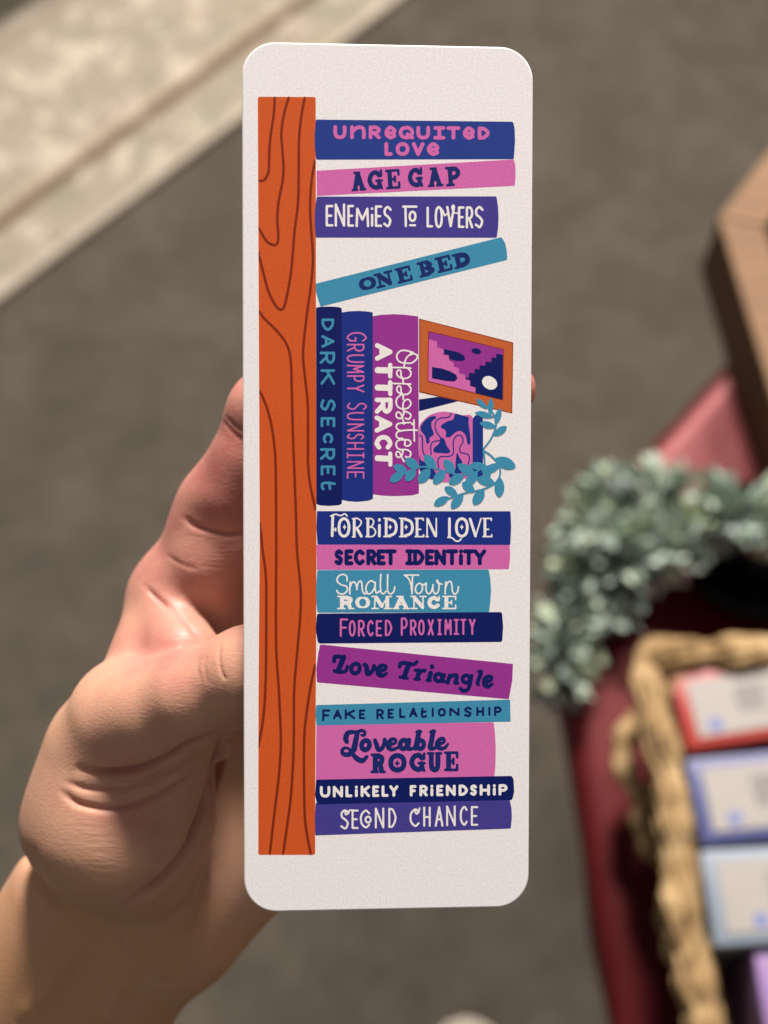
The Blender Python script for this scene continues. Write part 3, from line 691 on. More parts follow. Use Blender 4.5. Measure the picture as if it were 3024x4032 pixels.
def glyph(fd, tab, ch, crop, x0, x1, y0, y1, r, rt=None, ang=0.0, vert=False, jit=0.0):
    """one letter in its photographed box; vert = lettering that reads downwards; ang = slant of the line of text"""
    s = CROPS[crop][2]; rt = r if rt is None else rt
    for k, w, P in tab[ch]:
        rad = (r, rt)[w] if k != 'K' else r
        P = np.array(P); 
        if k == 'S': P = catmull(P, 7)
        if k in 'CK': P = catmull(P, 6, True)
        if vert: X = x1 - rad - P[:, 1] * (x1 - x0 - 2 * rad); Y = y0 + rad + P[:, 0] * (y1 - y0 - 2 * rad)
        else:
            X = x0 + rad + P[:, 0] * (x1 - x0 - 2 * rad); Y = y0 + rad + P[:, 1] * (y1 - y0 - 2 * rad)
            if ang:
                cx, cy = (x0 + x1) / 2, (y0 + y1) / 2; a = math.radians(ang); dx, dy = X - cx, Y - cy
                X, Y = cx + dx * math.cos(a) - dy * math.sin(a), cy + dx * math.sin(a) + dy * math.cos(a)
        rr = np.full(len(P), rad / s)
        if k == 'C' and tab is SLAB:                       # contrast: thin top and bottom
            rr = (rt + (r - rt) * np.abs(np.cos(np.linspace(-math.pi / 2, 1.5 * math.pi, len(P))))) / s
        fd.stroke(to(crop, np.c_[X, Y]), rr)
def word(fd, tab, crop, text, boxes, r, **kw):
    for ch, bx in zip(text, boxes): glyph(fd, tab, ch, crop, *bx, r, **kw)
def sm(fd, crop, P, r, closed=False, n=7):
    s = CROPS[crop][2] / (1.12 if crop == 'K' else 1.0); P = np.array(P, float); Q = catmull(P, n, closed)
    if not np.isscalar(r):
        t = np.linspace(0, len(r) - 1 if not closed else len(r), len(Q)); R_ = np.r_[r, r[0]] if closed else np.array(r); r = np.interp(t, np.arange(len(R_)), R_)
    fd.stroke(to(crop, Q), np.array(r) / s)
def ell(cx, cy, rx, ry, rot=0, n=20):
    a = np.linspace(0, 2 * math.pi, n, endpoint=False); c, s = math.cos(math.radians(rot)), math.sin(math.radians(rot))
    return [(cx + rx * math.cos(t) * c - ry * math.sin(t) * s, cy + rx * math.cos(t) * s + ry * math.sin(t) * c) for t in a]
def interp_y(xs, ya, yb, x): return ya + (yb - ya) * (x - xs[0]) / (xs[1] - xs[0])
def bx(xx, top, bot, X=(0, 1659)):
    """boxes for letters whose top and bottom lines slope linearly over X"""
    return [(a, b, interp_y(X, *top, (a + b) / 2), interp_y(X, *bot, (a + b) / 2)) for a, b in xx]
def title(i, fd, col): return fd.build('title_lettering', 8, INK[col], B[i])

f = Field(); word(f, SANS, 'A', 'UnReQUJTeD', bx([(172, 278), (308, 435), (460, 558), (588, 685), (705, 830), (850, 960), (988, 1085), (1095, 1208), (1228, 1325), (1350, 1448)], (68, 80), (182, 188), (172, 1448)), 15)
word(f, SANS, 'A', 'LOVe', bx([(588, 655), (680, 792), (812, 915), (935, 1035)], (206, 208), (320, 320), (588, 1035)), 15.5); title(0, f, 'pink')
f = Field()
for ch, b in zip('AGEGAP', [(315, 437, 446, 604), (444, 577, 432, 596), (597, 716, 428, 588), (774, 904, 412, 576), (938, 1066, 412, 570), (1086, 1214, 405, 564)]): glyph(f, SLAB, ch, 'A', *b, 18, rt=10, ang=-4)
title(1, f, 'dark')
f = Field(); word(f, SANS, 'B', 'ENEMiESLOVERS', [(108, 172, 118, 294), (182, 268, 106, 296), (285, 340, 118, 296), (352, 464, 140, 300), (475, 500, 138, 296), (510, 570, 122, 298), (578, 648, 126, 300), (932, 986, 132, 302), (998, 1066, 126, 308), (1092, 1166, 126, 300), (1188, 1242, 130, 306), (1252, 1314, 130, 310), (1325, 1398, 126, 308)], 9.5)
f.stroke(to('B', [(742, 132), (848, 132)]), 9.5 / k8); f.stroke(to('B', [(760, 132), (763, 290)]), 9.5 / k8); word(f, SANS, 'B', 'O', [(785, 850, 165, 258)], 9.5); f.stroke(to('B', [(798, 284), (838, 284)]), 9 / k8)
sm(f, 'B', [(1044, 140), (1066, 168), (1080, 205), (1098, 190)], 6.5); sm(f, 'B', [(1158, 130), (1150, 120), (1140, 136), (1152, 178), (1188, 186)], 6); title(2, f, 'white')
f = Field()
for ch, (cx, cy, w, h) in zip('ONEBED', [(450, 406, 142, 118), (588, 372, 158, 122), (746, 333, 128, 126), (930, 283, 140, 126), (1072, 246, 128, 128), (1218, 214, 142, 122)]):
    glyph(f, SLAB, ch, 'C', cx - w / 2, cx + w / 2, cy - h / 2, cy + h / 2, 16.5 if ch == 'B' else 20, rt=9.5, ang=-14)
title(3, f, 'dark')
f = Field(); kw = dict(vert=True)
word(f, SANS, 'D', 'DARK', [(148, 356, 266, 470), (146, 362, 538, 742), (118, 370, 808, 1006), (132, 372, 1096, 1348)], 21, **kw)
word(f, SANS, 'E', 'SECREt', [(114, 338, 80, 254), (120, 332, 340, 488), (150, 304, 570, 720), (110, 330, 792, 962), (120, 334, 1042, 1190), (120, 340, 1262, 1404)], 19, **kw); title(4, f, 'teal')
f = Field(); word(f, SANS, 'D', 'GRUMPY', [(558, 890, 488, 644), (560, 850, 680, 808), (562, 848, 852, 990), (560, 848, 1022, 1160), (562, 850, 1192, 1304), (562, 850, 1342, 1474)], 13, **kw)
word(f, SANS, 'E', 'SUNSHJNE', [(500, 792, 130, 240), (500, 754, 268, 388), (500, 754, 434, 550), (500, 754, 580, 668), (500, 754, 704, 814), (500, 754, 852, 938), (500, 754, 978, 1092), (500, 754, 1128, 1236)], 11, **kw); title(5, f, 'pink')
f = Field()
word(f, SANS, 'D', 'A', [(1022, 1308, 668, 955)], 38, **kw)
for y0, y1 in ((988, 1246), (1270, 1534)):
    f.stroke(to('D', [(1270, y0 + 36), (1272, y1 - 34)]), 34 / CROPS['D'][2]); f.stroke(to('D', [(1068, (y0 + y1) / 2 - 8), (1262, (y0 + y1) / 2 - 2)]), 50 / CROPS['D'][2])
word(f, SANS, 'E', 'RAC', [(906, 1164, 58, 292), (904, 1160, 318, 566), (902, 1162, 600, 812)], 33, **kw)
f.stroke(to('E', [(1130, 868), (1132, 1032)]), 29 / CROPS['E'][2]); f.stroke(to('E', [(948, 936), (1120, 946)]), 43 / CROPS['E'][2])
sp = 13
sm(f, 'D', [(1600, 830), (1655, 840), (1712, 870), (1700, 930), (1620, 992), (1540, 996), (1440, 980), (1385, 925), (1385, 850), (1440, 795), (1520, 788), (1610, 810), (1650, 835), (1560, 880), (1512, 965), (1498, 1055)], sp)
for dy in (0, 262):
    sm(f, 'D', [(1305, 1066 + dy), (1460, 1068 + dy), (1606, 1076 + dy)], sp)
    sm(f, 'D', [(1560, 1080 + dy), (1606, 1140 + dy), (1596, 1205 + dy), (1540, 1242 + dy), (1460, 1240 + dy), (1392, 1200 + dy), (1380, 1140 + dy), (1412, 1108 + dy), (1446, 1130 + dy), (1448, 1200 + dy), (1478, 1250 + dy), (1485, 1330 + dy)], sp)
se = 11.5
sm(f, 'E', [(1296, 10), (1235, 60), (1215, 120), (1240, 190), (1310, 222), (1390, 205), (1430, 145), (1405, 92), (1360, 88), (1318, 140), (1318, 220), (1330, 290)], se)
sm(f, 'E', [(1325, 250), (1380, 270), (1425, 300), (1420, 350), (1385, 372), (1352, 356)], se); sm(f, 'E', [(1330, 270), (1305, 340), (1262, 362), (1218, 330), (1225, 278), (1262, 272), (1292, 310), (1320, 400), (1330, 440)], se)
sm(f, 'E', [(1425, 418), (1330, 425), (1240, 438), (1218, 480), (1240, 520), (1290, 545)], se); f.stroke(to('E', [(1448, 432), (1448, 446)]), 12 / CROPS['E'][2])
sm(f, 'E', [(1474, 380), (1476, 520), (1480, 690)], se); sm(f, 'E', [(1520, 532), (1400, 528), (1260, 545), (1217, 590), (1235, 640), (1300, 655)], se)
sm(f, 'E', [(1300, 645), (1345, 690), (1340, 745), (1390, 760), (1430, 720), (1400, 675), (1320, 670), (1245, 680), (1215, 730), (1235, 790), (1295, 820)], se)
sm(f, 'E', [(1295, 812), (1370, 815), (1425, 850), (1420, 905), (1385, 928), (1352, 912)], se); sm(f, 'E', [(1318, 820), (1300, 890), (1250, 925), (1216, 895), (1225, 845), (1262, 850), (1295, 920), (1330, 985)], se); title(6, f, 'white')

f = Field(); tb = (10, 6)
def two(ch, x0, x1, y0, y1): glyph(f, FORB, ch, 'H', x0, x1, y0, y1, 11, rt=6)
FORB = {k: parse(v) for k, v in {'R': 'LT .12,.02 .12,1;St .0,.02 .5,0 .9,.2 .6,.46 .15,.52;LT .4,.52 .95,1;Lt 0,1 .25,1', 'B': 'LT .15,.02 .15,1;St 0,0 .6,.02 .8,.22 .5,.46 .15,.48;St .15,.48 .7,.5 1,.75 .7,.98 0,1', 'D': 'LT .14,.02 .14,1;St 0,0 .5,.02;ST .4,.02 .85,.16 1,.5 .85,.84 .4,.99;St .5,1 0,1',
    'E': 'LT .16,0 .16,1;Lt 0,0 .95,0;Lt 0,1 1,1;Lt .16,.6 .65,.6;Lt 1,.9 1,1;Lt .95,0 .95,.1', 'N': 'Lt .1,0 .1,1;LT .12,.02 .9,.98;Lt .95,0 .95,1;Lt 0,1 .2,1', 'O': 'CT .5,0 .87,.14 1,.5 .87,.86 .5,1 .13,.86 0,.5 .13,.14', 'V': 'LT .05,0 .52,1;Lt .52,1 .95,0', 'i': 'LT .5,.35 .5,1;LT .5,0 .5,.04', 'F': 'LT .1,.06 .06,1;St 0,.1 .3,.02 .6,.08 .85,.0 1,.1;Lt .1,.7 .3,.7;Lt .3,.64 .3,.76', 'L': 'LT .08,0 .08,.82;St 0,.84 .3,.86 .6,1 .85,.99 1,.9'}.items()}
for a in (('F', 143, 290, 42, 238), ('O', 206, 310, 76, 242), ('R', 322, 414, 80, 242), ('B', 432, 522, 80, 240), ('i', 532, 562, 84, 240), ('D', 578, 696, 78, 240), ('D', 706, 828, 78, 240), ('E', 834, 914, 80, 240), ('N', 922, 1022, 80, 240), ('L', 1100, 1222, 78, 276), ('O', 1164, 1276, 76, 242), ('V', 1272, 1388, 80, 240), ('E', 1388, 1470, 80, 240)): two(*a)
for cx in (262, 635, 765, 1220): f.poly(to('H', [(cx, 130), (cx + 6, 149), (cx + 17, 156), (cx + 6, 163), (cx, 184), (cx - 6, 163), (cx - 17, 156), (cx - 6, 149)]))
title(7, f, 'white')
f = Field(); word(f, SANS, 'H', 'SECRETJDENTiTY', [(a, b, 337, 468) for a, b in ((180, 252), (262, 336), (338, 428), (440, 524), (525, 600), (590, 688), (758, 830), (822, 916), (920, 996), (996, 1092), (1090, 1190), (1194, 1232), (1230, 1324), (1314, 1420))], 16.5); title(8, f, 'navy')
f = Field(); r = 6.8
for P in ([(302, 150), (298, 108), (262, 92), (225, 112), (215, 150), (250, 182), (296, 196), (304, 232), (270, 262), (228, 256), (213, 232)], [(326, 262), (326, 215), (330, 158)], [(328, 210), (342, 168), (368, 160), (384, 195), (388, 225)], [(386, 215), (400, 165), (420, 150), (432, 180), (436, 232), (455, 262), (478, 245)],
          [(546, 168), (512, 148), (476, 178), (466, 228), (484, 262), (515, 250), (542, 205), (548, 160), (546, 215), (558, 255), (582, 240)], [(596, 92), (592, 170), (596, 240), (618, 262), (640, 240)], [(656, 92), (654, 170), (656, 238), (678, 262), (706, 246), (718, 200)],
          [(800, 99), (860, 98), (926, 99)], [(806, 102), (838, 130), (858, 180), (868, 262)], [(872, 108), (870, 180), (868, 262)]): sm(f, 'I', P, r)
sm(f, 'I', ell(928, 215, 30, 45, 12), r, True)
for P in ([(940, 172), (968, 182), (992, 170)], [(992, 168), (990, 225), (1006, 260), (1032, 248), (1050, 195)], [(1050, 180), (1052, 235), (1074, 262), (1098, 235), (1102, 175), (1086, 142), (1090, 165), (1128, 178)], [(1156, 262), (1158, 210), (1162, 158)], [(1160, 210), (1178, 165), (1204, 155), (1216, 195), (1220, 240), (1240, 264), (1264, 245), (1272, 200)]): sm(f, 'I', P, r)
word(f, SLAB, 'I', 'ROMANCE', [(a, b, 278, 396) for a, b in ((214, 366), (374, 502), (512, 694), (698, 852), (853, 996), (998, 1116), (1130, 1254))], 17, rt=6.5); title(9, f, 'white')
f = Field(); word(f, SANS, 'J', 'FORCEDPROXJMJTY', [(224, 292, 94, 244), (297, 353, 108, 242), (372, 428, 106, 242), (447, 500, 106, 240), (518, 570, 108, 240), (592, 652, 104, 238), (722, 778, 86, 236), (797, 850, 102, 234), (863, 917, 102, 232), (941, 992, 100, 232), (1020, 1057, 98, 230), (1078, 1138, 98, 230), (1154, 1198, 97, 228), (1208, 1257, 97, 228), (1278, 1332, 96, 228)], 8); title(10, f, 'pink')
f = Field()
for P, r in (([(178, 172), (182, 138), (212, 134), (246, 142)], 15), ([(256, 140), (236, 190), (210, 250)], 19), ([(180, 252), (225, 262), (272, 252), (286, 216)], 13), ([(426, 200), (440, 212), (448, 262), (458, 276), (492, 250), (504, 212)], [15, 16, 19, 17, 15, 15]),
             ([(542, 258), (592, 240), (600, 216), (572, 208), (540, 232), (540, 274), (572, 290), (606, 272)], [13, 12, 13, 15, 19, 19, 15, 11]), ([(712, 216), (722, 190), (768, 188), (828, 198), (854, 176)], [14, 14, 15, 13, 12]), ([(790, 196), (768, 250), (748, 302)], 19), ([(714, 302), (776, 312)], 11),
             ([(838, 246), (868, 246)], 11), ([(872, 250), (856, 316)], 17), ([(834, 318), (876, 320)], 10), ([(872, 280), (892, 252), (916, 248)], [12, 13, 15]), ([(966, 268), (950, 326)], 17), ([(934, 328), (966, 330)], 10), ([(976, 216), (977, 218)], 17),
             ([(1074, 286), (1062, 330), (1086, 340)], [15, 16, 10]), ([(1122, 290), (1106, 346)], 15), ([(1122, 308), (1150, 288), (1178, 292), (1174, 326), (1166, 350), (1192, 352)], [11, 14, 16, 16, 14, 9]), ([(1300, 290), (1288, 350), (1270, 402), (1236, 414), (1208, 396)], [13, 15, 14, 15, 13]),
             ([(1356, 256), (1378, 262), (1362, 310), (1348, 352), (1362, 368)], [11, 15, 15, 14, 8]), ([(1410, 350), (1456, 328), (1462, 304), (1436, 298), (1408, 322), (1408, 362), (1434, 380), (1468, 360)], [13, 12, 13, 15, 19, 19, 15, 11])): sm(f, 'K', P, r)
sm(f, 'K', ell(352, 232, 34, 40, 20, 12), 15, True); sm(f, 'K', ell(1030, 306, 30, 30, 15, 12), 15, True); sm(f, 'K', ell(1256, 318, 30, 30, 15, 12), 14, True); title(11, f, 'navy')
f = Field(); word(f, SANS, 'L', 'FAKERELAtIONSHIP', [(80, 146, 110, 206), (168, 242, 110, 192), (264, 350, 110, 190), (380, 432, 110, 190), (522, 584, 106, 192), (614, 666, 104, 184), (708, 760, 98, 180), (791, 858, 95, 174), (880, 936, 94, 180), (973, 993, 96, 170), (1024, 1090, 98, 168), (1118, 1202, 94, 164), (1238, 1302, 88, 172), (1338, 1402, 88, 164), (1434, 1456, 88, 162), (1484, 1546, 86, 164)], 9); title(12, f, 'navy')
f = Field()
for P, r in (([(198, 212), (185, 172), (206, 112), (258, 96), (318, 100), (372, 78), (412, 98), (404, 134), (372, 134)], [26, 33, 30, 24, 24, 20, 18, 18, 15]), ([(322, 112), (304, 200), (284, 300)], [28, 33, 36]), ([(278, 310), (226, 362), (160, 358), (142, 318), (172, 286), (222, 296), (262, 350), (318, 412), (384, 436), (436, 390)], [32, 30, 26, 22, 18, 16, 24, 31, 30, 20]),
             ([(532, 196), (552, 250), (572, 304), (610, 296), (640, 240), (648, 186)], [24, 28, 28, 26, 24, 24]), ([(724, 246), (776, 222), (772, 186), (732, 184), (694, 226), (694, 276), (730, 304), (790, 288), (830, 256)], [20, 18, 20, 24, 30, 32, 24, 18, 16]), ([(938, 190), (930, 240), (926, 290), (972, 296), (1010, 268)], [26, 28, 28, 22, 16]),
             ([(1054, 96), (1036, 190), (1014, 286)], 31), ([(1026, 96), (1080, 90)], 16), ([(1222, 92), (1206, 190), (1190, 282), (1238, 288), (1276, 260)], [30, 31, 32, 22, 16]), ([(1190, 96), (1246, 86)], 16), ([(1300, 244), (1352, 214), (1348, 178), (1308, 180), (1276, 222), (1276, 264), (1314, 294), (1366, 280), (1398, 240)], [20, 18, 20, 24, 30, 32, 24, 20, 15])): sm(f, 'M', P, r)
sm(f, 'M', ell(420, 252, 46, 56, 15, 14), 29, True); sm(f, 'M', ell(874, 244, 42, 52, 15, 14), 29, True); sm(f, 'M', ell(1074, 246, 38, 50, 10, 14), 27, True)
word(f, SLAB, 'M', 'RoGUE', [(478, 662, 350, 586), (690, 908, 346, 578), (930, 1138, 336, 572), (1146, 1332, 334, 576), (1352, 1524, 326, 562)], 30, rt=16)
f.poly(to('M', [(797, 412), (806, 450), (830, 468), (806, 486), (797, 524), (788, 486), (764, 468), (788, 450)])); title(13, f, 'dark')
f = Field(); word(f, SANS, 'N', 'UNLiKELYFRiENDSHiP', bx([(62, 146), (167, 250), (270, 326), (344, 374), (394, 470), (489, 546), (565, 622), (628, 702), (795, 850), (874, 942), (961, 990), (1012, 1070), (1090, 1170), (1194, 1270), (1288, 1344), (1366, 1450), (1471, 1500), (1520, 1594)], (114, 98), (208, 190), (62, 1594)), 11.5); title(14, f, 'white')
f = Field(); word(f, SANS, 'O', 'SECONDCHANCE', [(228, 300, 76, 240), (320, 378, 78, 236), (388, 472, 78, 232), (426, 484, 128, 192), (510, 587, 62, 232), (620, 687, 64, 228), (793, 876, 68, 220), (905, 966, 54, 218), (999, 1070, 50, 218), (1092, 1170, 44, 214), (1203, 1268, 48, 210), (1294, 1354, 50, 210)], 8)
sm(f, 'O', [(290, 92), (270, 96), (272, 118), (294, 108), (305, 84), (340, 84)], 6.5); sm(f, 'O', [(866, 90), (850, 78), (840, 96), (852, 114), (866, 96), (876, 66)], 6.5); title(15, f, 'white')

# picture frame, stand, pot and trailing plant ------------------------------------
flat('printed_stand', to('F', [(72, 1300), (350, 1262), (660, 1322), (72, 1472)]), 2.2, INK['navy'], card_root, 'navy printed stand behind the picture frame')
PF = flat('printed_picture_frame', to('F', [(74, 126), (1442, 474), (1426, 1504), (76, 1196)]), 4.6, INK['rust'], card_root, 'ochre printed picture frame with rust outline and an arch landscape')
flat('frame_border', to('F', [(88, 142), (1430, 484), (1414, 1492), (90, 1184)]), 6, INK['frame'], PF)
flat('frame_border', to('F', [(205, 303), (1304, 568), (1294, 1316), (196, 1044)]), 7.4, INK['rust'], PF, 'thin rust line round the picture')
flat('landscape', to('F', [(217, 318), (1294, 579), (1285, 1303), (207, 1034)]), 9, INK['plum'], PF, 'plum sky of the little picture')
flat('landscape', to('F', [(218, 425), (335, 460), (340, 545), (430, 570), (430, 650), (500, 665), (510, 735), (575, 770), (580, 830), (650, 845), (655, 920), (740, 945), (745, 1000), (815, 1030), (815, 1105), (895, 1130), (890, 1204), (208, 1033)]), 10.5, INK['pink'], PF, 'pink stepped slope in the little picture')
flat('landscape', to('F', [(1291, 650), (1195, 635), (1195, 695), (1125, 695), (1125, 760), (1040, 750), (1035, 810), (955, 805), (950, 865), (880, 855), (880, 920), (800, 915), (795, 985), (750, 985), (750, 1010), (815, 1022), (815, 1105), (895, 1125), (895, 1206), (1284, 1302)]), 12, INK['navy'], PF, 'navy stepped slope in the little picture')
for P in ([(435, 570), (530, 588), (640, 615), (725, 665), (748, 715), (700, 745), (610, 740), (515, 715), (508, 655), (435, 640)], ell(905, 600, 70, 42, 15), [(262, 830), (400, 850), (520, 890), (610, 940), (632, 995), (590, 1040), (480, 1035), (262, 995)]):
    flat('landscape', to('F', P), 12, INK['navy'], PF, 'navy opening in the little picture')
flat('moon', to('F', ell(1098, 1060, 116, 92, 32, 28)), 14, INK['white'], PF)
pot = flat('printed_plant_pot', catmull(to('G', [(432, 290), (480, 215), (560, 150), (680, 118), (790, 125), (915, 156), (1034, 182), (1034, 500), (1034, 815), (960, 865), (850, 898), (760, 912), (690, 912), (600, 880), (520, 860), (432, 770), (430, 500)]), 4, True), 5.2, INK['pink'], card_root, 'pink and blue swirl patterned printed plant pot')
f = Field()
for P in ([(610, 168), (620, 190), (572, 230), (570, 290), (595, 370), (550, 410), (545, 465), (512, 472), (500, 400), (452, 330), (450, 280), (500, 210), (560, 172)],
          [(838, 142), (910, 158), (988, 182), (985, 240), (1000, 350), (1008, 470), (975, 480), (955, 390), (900, 335), (840, 350), (780, 400), (732, 400), (730, 330), (680, 300), (680, 270), (750, 225), (812, 205)],
          [(672, 410), (712, 425), (740, 500), (780, 560), (760, 585), (700, 585), (602, 575), (595, 530), (650, 480), (668, 440)], [(862, 585), (885, 635), (918, 690), (880, 735), (915, 805), (782, 812), (835, 770), (840, 690), (850, 600)],
          [(434, 605), (450, 660), (510, 700), (600, 780), (622, 830), (600, 878), (522, 860), (436, 770)], [(770, 820), (830, 820), (800, 860), (768, 850)]): f.poly(catmull(to('G', P), 4, True))
for P in ([(793, 132), (760, 180), (670, 190), (620, 230), (610, 300), (640, 370), (665, 400), (665, 440), (590, 455), (562, 500), (565, 600)], [(436, 382), (465, 410), (470, 540), (490, 612)], [(652, 755), (640, 680), (670, 625), (770, 620), (815, 580), (815, 450), (860, 385), (910, 395), (925, 450), (890, 520), (900, 575), (980, 600), (995, 650), (980, 725)]): sm(f, 'G', P, 7)
f.build('swirl_pattern', 7, INK['royal'], pot)
flat('pot_rim', rounded(to('G', [(1032, 190), (1075, 148), (1150, 188), (1150, 850), (1085, 890), (1032, 840)]), 10), 8, INK['royal'], pot)
f = Field()
for P in ([(1155, 535), (1228, 440), (1280, 330), (1300, 220), (1250, 120), (1195, 60)], [(1155, 555), (1240, 612), (1310, 690), (1342, 760), (1335, 850), (1280, 925), (1150, 990), (960, 1030), (830, 1072), (690, 1122)], [(1152, 560), (1165, 640), (1170, 730)], [(1330, 700), (1150, 745), (1060, 800), (900, 828), (720, 788), (560, 745), (420, 742), (320, 790), (190, 850)], [(1160, 740), (1190, 860), (1270, 930)]): sm(f, 'G', P, 10)
gs = CROPS['G'][2]
for x0, y0, x1, y1, w in ((1078, -25, 1192, 85, 30), (1240, -35, 1230, 155, 32), (1062, 125, 1272, 182, 36), (1342, 82, 1290, 268, 36), (1115, 245, 1300, 290, 40), (1412, 285, 1272, 388, 42), (1508, 742, 1285, 645, 66), (1000, 718, 1200, 745, 46), (1335, 715, 1150, 800, 48), (1332, 1078, 1335, 850, 56), (1085, 870, 1285, 925, 54), (1155, 735, 1225, 850, 48), (1050, 1160, 1155, 990, 58), (798, 1205, 925, 1040, 52), (722, 968, 862, 1062, 46), (602, 1168, 762, 1078, 48), (922, 915, 1052, 1025, 50), (868, 712, 1065, 835, 54), (960, 945, 1085, 800, 54), (716, 662, 825, 805, 52), (772, 925, 932, 828, 54), (598, 925, 722, 778, 54), (498, 608, 612, 765, 54), (434, 912, 548, 760, 58), (282, 652, 422, 752, 54), (288, 892, 384, 760, 50), (148, 728, 292, 792, 46), (108, 902, 254, 800, 48)):
    t = np.linspace(0, 1, 13); P = np.c_[x0 + (x1 - x0) * t, y0 + (y1 - y0) * t]
    f.stroke(to('G', P), np.maximum(0.8, w * np.sin(math.pi * (0.02 + 0.96 * t) ** 0.9) / gs))
f.build('printed_vine', 16, INK['teal'], card_root, step=1.6, label='teal printed trailing plant with pointed leaves')

# ------------------------------------------------------------------ the hand
def build_hand():
    vox = 0.75
    lo = np.array([-108.0, -160.0, -372.0]); hi = np.array([36.0, 36.0, -248.0])
    n = np.ceil((hi - lo) / vox).astype(int) + 1
    ax = [lo[i] + np.arange(n[i]) * vox for i in range(3)]
    X, Y, Z = np.meshgrid(*ax, indexing='ij'); X = X.astype(np.float32); Y = Y.astype(np.float32); Z = Z.astype(np.float32)
    def cone(a, b, ra, rb, flat=None):
        ax_ = b - a; L2 = ax_ @ ax_
        t = np.clip(((X - a[0]) * ax_[0] + (Y - a[1]) * ax_[1] + (Z - a[2]) * ax_[2]) / L2, 0, 1)
        dx, dy, dz = X - a[0] - t * ax_[0], Y - a[1] - t * ax_[1], Z - a[2] - t * ax_[2]
        r = ra + t * (rb - ra)
        if flat is not None:                       # flat = (direction, squash): thinner along the direction
            dr, q = flat; s_ = dx * dr[0] + dy * dr[1] + dz * dr[2]; k = s_ * (1 / q - 1)
            dx, dy, dz = dx + k * dr[0], dy + k * dr[1], dz + k * dr[2]
            return ((np.sqrt(dx * dx + dy * dy + dz * dz) - r) * (0.5 + 0.5 * q)).astype(np.float32)
        return (np.sqrt(dx * dx + dy * dy + dz * dz) - r).astype(np.float32)
    def smin(a, b, k):
        h = np.maximum(k - np.abs(a - b), 0) / k
        return np.minimum(a, b) - h * h * k * 0.25
    P = lambda x, y, d: campt(x, y, d)
    def chain(pts_, flat=None, kk=3.0):
        D = None
        for (x0, y0, d0, r0), (x1, y1, d1, r1) in zip(pts_[:-1], pts_[1:]):
            c = cone(P(x0, y0, d0), P(x1, y1, d1), r0, r1, flat); D = c if D is None else smin(D, c, kk)
        return D
    zf = np.array([0, 0, 1.0])
    # forearm and wrist
    adir = P(-60, 4480, 346) - P(430, 3640, 309); adir /= np.linalg.norm(adir)
    nrm = zf - adir * (zf @ adir); nrm /= np.linalg.norm(nrm)
    D = cone(P(420, 3640, 311), P(-330, 4900, 350), 23.5, 27.5, (nrm, 0.74))
    # palm slab: metacarpals
    for x0, y0, d0, x1, y1, d1, r0, r1 in ((480, 3500, 308, 860, 2330, 303, 11, 10.5), (560, 3560, 311, 1180, 2260, 310, 12, 11), (640, 3600, 313, 1440, 2400, 316, 12, 10.5), (720, 3620, 314, 1660, 2640, 320, 12, 10)):
        D = smin(D, cone(P(x0, y0, d0), P(x1, y1, d1), r0, r1), 9)
    D = smin(D, cone(P(715, 3560, 311), P(1220, 3120, 314), 12.0, 12.5), 10)      # heel of the palm
    D = smin(D, cone(P(1240, 3120, 314), P(1560, 2720, 318), 12.5, 10), 8)
    D = smin(D, cone(P(905, 2270, 300), P(1500, 2440, 312), 9.5, 9.0), 8)        # pads under the fingers
    # fingers
    idx = chain([(850, 2330, 301, 11.2), (905, 2080, 297, 10.2), (1000, 1860, 291, 9.6), (1085, 1640, 286, 9.5), (1280, 1520, 277, 8.7), (1530, 1500, 270, 8.2), (1800, 1520, 266, 7.9), (2003, 1533, 264.5, 5.2)])
    D = smin(D, idx, 6)
    D = smin(D, cone(P(930, 1960, 287.5), P(985, 1820, 285.5), 7.3, 7.2), 2.2)        # pad of the first segment
    D = smin(D, cone(P(800, 2230, 297), P(870, 2000, 294), 9.5, 9.0), 5)
    D = smin(D, cone(P(850, 2230, 292), P(940, 2130, 290), 8.2, 7.5), 4)        # pad at its root
    for fg in ([(1180, 2260, 308, 10.5), (1260, 1960, 312, 9.8), (1400, 1740, 308, 9.2), (1600, 1720, 292, 8.7), (1770, 1790, 280, 8.2), (1840, 1960, 272, 7.0)],
               [(1440, 2400, 315, 10), (1540, 2160, 318, 9.3), (1640, 1990, 312, 8.8), (1760, 2020, 294, 8.2), (1830, 2120, 283, 7.8), (1820, 2290, 274, 6.6)],
               [(1660, 2640, 319, 9), (1720, 2440, 320, 8.2), (1790, 2320, 313, 7.6), (1850, 2400, 296, 7.2), (1860, 2500, 286, 6.8), (1820, 2640, 276, 5.8)]):
        D = smin(D, chain(fg, kk=2.5), 1.6)
    # web between thumb and forefinger
    D = smin(D, cone(P(655, 2400, 297), P(590, 2620, 291), 8.0, 9.0), 7)
    D = smin(D, cone(P(690, 2330, 301), P(860, 2560, 303), 8.0, 8.0), 7)
    web = cone(P(640, 2370, 294), P(722, 2585, 284.5), 5.0, 8.0)
    D = smin(D, web, 2.2)
    # thenar mound
    th = cone(P(490, 2960, 288), P(470, 3250, 291), 14.5, 16.3)
    th = smin(th, cone(P(470, 3250, 291), P(560, 3400, 296), 16.5, 11.5), 8)
    th = smin(th, cone(P(420, 2980, 292), P(320, 3230, 296), 11.0, 11.0), 8)
    th = smin(th, cone(P(640, 2990, 284), P(835, 2880, 275), 9.0, 6.0), 5)
    th = smin(th, cone(P(620, 3000, 285), P(640, 3200, 288), 9.5, 9.5), 8)
    D = smin(D, th, 1.8)
    # thumb
    tb = chain([(535, 2850, 282, 11.0), (650, 2810, 275, 10.2), (770, 2745, 269, 9.0), (985, 2655, 263.5, 8.6), (1180, 2610, 262, 8.3), (1390, 2560, 261.5, 7.2)])
